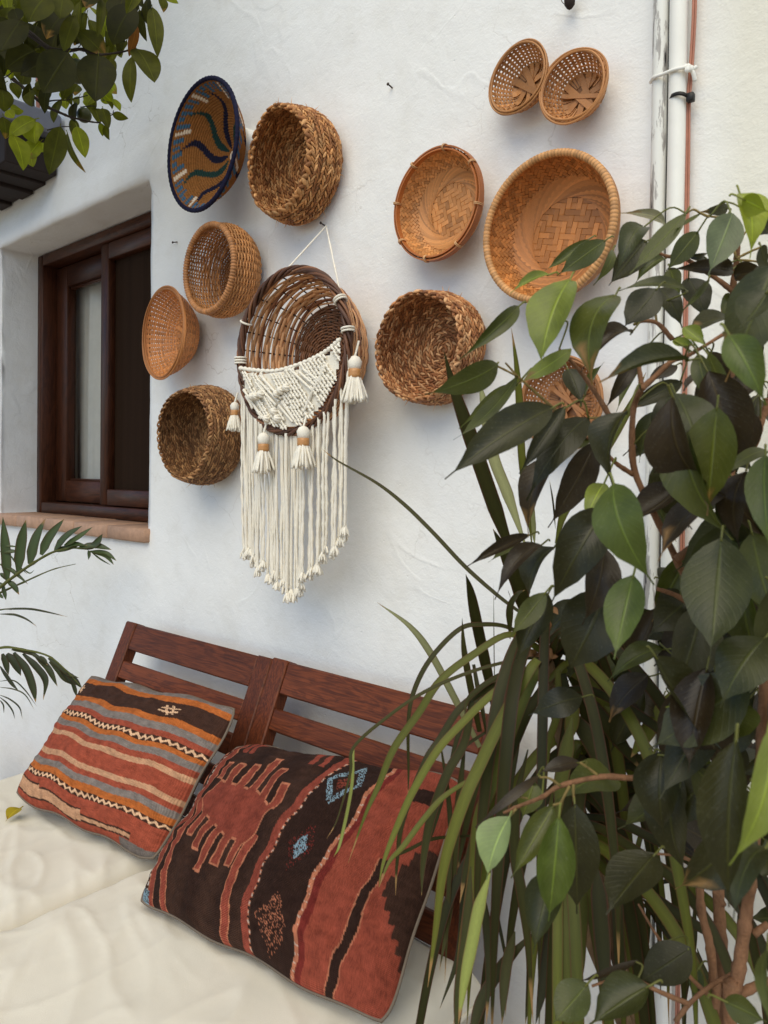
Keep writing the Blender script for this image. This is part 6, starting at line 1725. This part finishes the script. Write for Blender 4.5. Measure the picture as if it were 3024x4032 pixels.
for s_, wd in (('20 1380 50 1460 74 1565', 40), ('60 1380 130 1460 182 1572', 54), ('120 1370 230 1520 290 1680 312 1805', 50), ('200 1380 320 1500 400 1620 376 1785', 44), ('300 1390 420 1510 500 1665', 40), ('350 1400 390 1440 412 1482', 22), ('420 1420 500 1480 600 1560 690 1592', 30), ('430 1450 500 1520 560 1600 625 1650', 32),
               ('520 1500 580 1580 640 1660', 34), ('580 1540 650 1610 712 1680', 36), ('620 1600 650 1680 668 1755', 26), ('0 1490 60 1580 110 1650 160 1700', 24), ('0 1620 120 1615 220 1700 322 1842', 9), ('0 1672 120 1690 220 1740 300 1870', 9), ('0 1740 90 1780 170 1850 195 1950', 10), ('0 1760 60 1810 110 1880 130 1950', 10), ('0 1785 30 1830 34 1900', 9),
               ('150 1350 260 1370 350 1430 400 1500', 26), ('250 1360 340 1420 430 1500', 26), ('100 1345 200 1360 300 1400', 26)):
    pl(s_, wd, TP + 0.06, PGD)
def rach(s_, t_, r0, r1):
    v_ = [float(k) for k in s_.split()]; n_ = len(v_) // 2
    pts = [XP('L', v_[2 * i], v_[2 * i + 1], t_) for i in range(n_)]
    pts = [PB + Vector((0.03, 0, 0.18)), PB.lerp(pts[0], 0.6) + Vector((0, 0, 0.12))] + pts
    stem(palm, PO, pts, r0, r1, MAT['strap'], 'rachis', S(96, 98, 52), 7)
rach('-300 1000 0 800 70 745 260 610 450 500 620 460 760 470', TP, 0.007, 0.0022)
rach('-300 1000 0 850 200 760 450 650 660 598', TP + 0.02, 0.006, 0.0008)
rach('-300 1450 0 1330 200 1345 420 1400 580 1530 710 1670', TP + 0.06, 0.006, 0.0012)
rach('-300 1100 0 1000 100 995', TP + 0.08, 0.005, 0.0012)
pot('plant_pot', Vector((PB.x, PB.y, 0)), 0.11, 0.15, 0.26, MAT['pot'], 'terracotta pot holding the areca palm')

# ------------------------------------------------------------------ orange tree
OB = Vector((-2.95, -1.05, 0))
STEMPTS.clear()
otree = empty('orange_tree', OB, 'orange tree branch with drooping leaves and small green fruit above the window', 'tree')
OO = Vector(otree.location)
rg = random.Random(23)
TONE.update({'o': (S(72, 72, 24), 1), 'q': (S(116, 120, 36), 1), 'r': (S(136, 84, 44), 1), 'k': (S(46, 45, 17), 1)})
OT = '''1270 450 1450 745 215 1.62 o|1230 530 1213 945 120 1.60 o|1420 70 1475 505 120 1.62 o|1300 90 1355 375 80 1.64 k|1380 -30 1390 235 120 1.64 k|1250 50 1040 395 240 1.58 k|1280 240 1205 525 75 1.62 r|940 -30 920 325 75 1.60 o|750 10 730 300 110 1.60 o
700 150 590 470 130 1.58 o|590 -40 560 165 170 1.55 o|450 -40 260 185 280 1.52 o|640 100 420 340 250 1.60 k|740 290 985 515 180 1.62 o|920 510 890 945 290 1.58 k|640 490 400 860 280 1.55 k|480 540 190 700 180 1.58 k|330 470 50 630 200 1.58 k|200 180 0 480 300 1.52 k|130 80 180 230 120 1.56 k|30 110 235 70 120 1.9 q
1050 1065 1190 1106 60 2.0 o|960 1010 1012 1195 90 2.0 o|935 1145 960 1268 60 2.0 q|985 1150 1015 1302 70 2.0 o|1055 925 1122 1030 60 2.05 q|1000 780 1085 868 90 2.05 q|690 1110 690 1280 75 1.95 o|700 960 690 1130 110 1.95 k|570 930 490 1135 110 1.95 o|610 920 612 1005 80 2.0 q|370 800 420 935 140 1.95 o
715 1180 795 1468 120 1.75 q|628 1238 752 1595 62 1.78 o|560 1180 460 1622 165 1.72 o|330 1115 78 1258 130 1.72 q|330 1135 320 1335 230 1.72 q|120 1255 232 1565 150 1.70 q|380 1320 250 1475 130 1.74 q|290 1430 300 1545 95 1.76 q|20 820 40 1035 140 1.7 o|280 850 292 990 100 1.85 o|110 770 175 915 90 1.85 o|430 1340 360 1420 60 1.9 q
900 870 800 980 120 2.05 q|960 860 1050 960 110 2.05 q|870 900 860 1060 100 2.05 o|960 940 1050 1000 80 2.05 o|820 910 850 1010 90 2.1 q|740 900 700 1000 100 2.1 o|880 1010 930 1140 100 2.05 o|670 780 700 880 120 2.0 o|350 760 480 850 120 1.95 o|560 860 640 930 90 2.05 q|210 640 20 700 100 1.9 q|130 640 30 580 90 2.0 q|90 1000 220 1035 80 1.8 q|60 1030 130 1100 80 1.8 q|30 1090 60 1290 110 1.75 o
250 640 200 790 160 1.7 o|880 -60 800 60 160 1.6 k|1010 -40 960 140 170 1.62 o|1150 -40 1090 200 200 1.6 k|1240 -20 1200 160 160 1.62 k|340 240 260 460 200 1.66 k|530 290 480 480 220 1.66 k|150 440 60 560 220 1.64 k|400 380 300 500 160 1.66 o|1500 -40 1532 105 80 1.7 o|1560 -30 1650 20 60 1.7 q|1140 330 1115 515 70 1.66 k|1180 380 1140 470 60 1.66 o|860 500 900 300 120 1.68 o|740 330 690 420 90 1.7 k|100 200 40 320 160 1.6 k'''
for rowt in OT.replace('\n', '|').split('|'):
    q = rowt.split(); v_ = [float(k) for k in q[:6]]
    B = P(*X('T', v_[0], v_[1]), t=v_[5] + 0.01); T = P(*X('T', v_[2], v_[3]), t=v_[5] - rg.uniform(-0.02, 0.02))
    add_leaf(otree, OO, MAT['citrus'], B, T, v_[4] * CR_['T'][2] / F * v_[5] * 1.28, q[6], rg, petiole=0.010, drip=False, fold=(0.05, 0.35), curve=(0.0, 0.2))
# the rest of the crown, up and to the left of the view
for i in range(230):
    if i < 70: px, py, t_ = rg.uniform(-60, 440), rg.uniform(-120, 330), rg.uniform(1.66, 1.95)
    else:
        px, py, t_ = rg.uniform(-1500, 60), rg.uniform(-1500, 420), rg.uniform(1.35, 2.1)
        if rg.random() < 0.45: px, py = rg.uniform(-300, 560), rg.uniform(-1300, -60)
    B = P(px, py, t=t_)
    if B.y > -0.10: continue
    a = rg.uniform(-0.9, 0.9); L = rg.uniform(0.055, 0.085)
    dv = Vector((math.sin(a), rg.uniform(-0.5, 0.5), -math.cos(a)))
    add_leaf(otree, OO, MAT['citrus'], B, B + dv.normalized() * L, L * 0.48, rg.choice('okkoq'), rg, petiole=0.010, drip=False, nu=8)
def tw(s_, t_, r0, r1, name='twig'):
    v_ = [float(k) for k in s_.split()]; n_ = len(v_) // 2
    return stem(otree, OO, [XP('T', v_[2 * i], v_[2 * i + 1], t_) for i in range(n_)], r0, r1, MAT['twig'], name, (1, 1, 1, 1), 6)
tw('-700 300 -200 330 200 300 470 455 650 470 760 460 890 505 1000 505 1180 475 1270 440', 1.63, .006, .0016, 'branch')
tw('-700 300 -300 420 0 640 160 770 300 890 430 990 580 1060 670 1095 840 1135 940 1145', 1.9, .006, .0016, 'branch')
tw('410 950 530 935 650 930 820 890', 1.95, .002, .0012); tw('440 1215 560 1185 660 1180', 1.76, .0015, .001); tw('140 200 260 280 350 350 470 455', 1.62, .003, .002); tw('750 1000 830 990 900 990', 2.0, .0014, .001); tw('730 440 750 420 735 380', 1.63, .0012, .001); tw('940 1080 1040 1075 1060 1030', 2.0, .0014, .001); tw('-600 -200 -100 -100 300 -60 700 -60 1200 -30 1500 -60', 1.62, .008, .002, 'branch'); tw('20 740 120 660 200 470', 1.7, .0014, .001)
stem(otree, OO, [OB, OB + Vector((0.03, 0, 1.0)), OB + Vector((0.0, 0.02, 1.7)), XP('T', -700, 300, 1.75)], 0.045, 0.02, MAT['bark'], 'trunk', S(96, 82, 66), 12)
stem(otree, OO, [OB + Vector((0.0, 0.02, 1.6)), OB + Vector((0.1, 0.1, 2.1)), XP('T', -600, -200, 1.62)], 0.02, 0.008, MAT['bark'], 'branch', S(96, 82, 66), 8)
for (x_, y_, r_, t_) in ((715, 665, 108, 1.66), (785, 1075, 68, 1.98), (600, 330, 60, 1.7), (320, 330, 62, 1.72)):
    c_ = XP('T', x_, y_, t_); rr_ = r_ * CR_['T'][2] / F * t_; m_ = MB()
    tube(m_, [c_ + Vector((0, 0, -rr_ * math.cos(PI * k / 12))) for k in range(13)], [max(0.0008, rr_ * math.sin(PI * k / 12)) for k in range(13)], 18)
    m_.build('fruit', MAT['fruit'], otree, off=OO)

# unseen upper crown, added to shade the wall: too many leaves to count
m_ = MB(); cl_ = []
while len(cl_) < 90:
    q = Vector((rg.uniform(-1, 1), rg.uniform(-1, 1), rg.uniform(-1, 1)))
    if 0.4 < q.length < 1: cl_.append(Vector((-2.22 + 1.0 * q.x, -1.02 + 0.65 * q.y, 3.68 + 0.85 * q.z)))
for i in range(2600):
    c_ = rg.choice(cl_)
    B = c_ + Vector((rg.gauss(0, 0.12), rg.gauss(0, 0.10), rg.gauss(0, 0.12)))
    if B.y > -0.12: B.y = -0.12 - rg.random() * 0.2
    if B.z < 2.75: B.z = 2.75 + rg.random() * 0.4
    a = rg.uniform(0, 2 * PI); L = rg.uniform(0.07, 0.10)
    dv = Vector((math.cos(a), math.sin(a), rg.uniform(-1.0, 0.1))).normalized()
    leaf(m_, B, B + dv * L, L * 0.55, Vector((rg.uniform(-0.5, 0.5), rg.uniform(-0.5, 0.5), 1)), mul(TONE[rg.choice('okkoq')][0], rg.uniform(0.85, 1.15)), 0.2, 0.1, False, 4)
cw = m_.build('shade_crown', MAT['citrus'], otree, off=OO); cw['kind'] = 'stuff'
for k in range(6):
    stem(otree, OO, [OB + Vector((0, 0.02, 1.65)), OB + Vector((0.1 + 0.1 * k, 0.15, 2.3)), cl_[k] + Vector((0, 0, -0.1))], 0.016, 0.004, MAT['bark'], 'branch', S(96, 82, 66), 7) if (OB.lerp(cl_[k], 0.9)).z > 2.0 else None

# ------------------------------------------------------------------ eave with gutter at the left
RX = P(140, 470, y=-0.10)
eave = empty('canopy_roof', (RX.x - 0.7, 0, RX.z - 0.2), 'dark wooden canopy with grey gutter beyond the window', 'canopy')
EO = Vector(eave.location)
gx0, gx1 = RX.x - 1.4, RX.x
m_ = MB(); box(m_, Vector(((gx0 + gx1) / 2, -0.11, RX.z + 0.01)) - EO, (gx1 - gx0) / 2, 0.10, 0.035, 0.008); m_.build('gutter', MAT['gutter'], eave, auto=40)
zb_ = P(60, 715, y=-0.10).z
for k in range(9):
    xa = gx1 - 0.05 - 0.09 * (k + 1)
    zz = zb_ + (0.012 if k % 2 else 0.0) + (0.02 if k == 0 else 0)
    m_ = MB(); box(m_, Vector((xa + 0.045, -0.09, (RX.z - 0.03 + zz) / 2)) - EO, 0.0435, 0.085 + 0.004 * (k % 2), (RX.z - 0.03 - zz) / 2, 0.004); m_.build('board', MAT['darkwood'], eave, auto=40)
m_ = MB(); a = P(105, 620, y=-0.02); b_ = P(82, 728, y=-0.02)
tube(m_, [P(112, 560, y=-0.02) - EO, a - EO, b_ - EO], 0.012, 8); m_.build('bracket', MAT['pot'], eave)
m_ = MB(); a = P(146, 60, y=-0.012); b_ = P(150, 480, y=-0.012)
tube(m_, [Vector((a.x, -0.012, 3.4)), a, b_, Vector((b_.x, -0.012, RX.z + 0.045))], 0.007, 8)
tag(m_.build('cable', MAT['cable']), 'thin pinkish cable running up the wall above the canopy', 'cable')
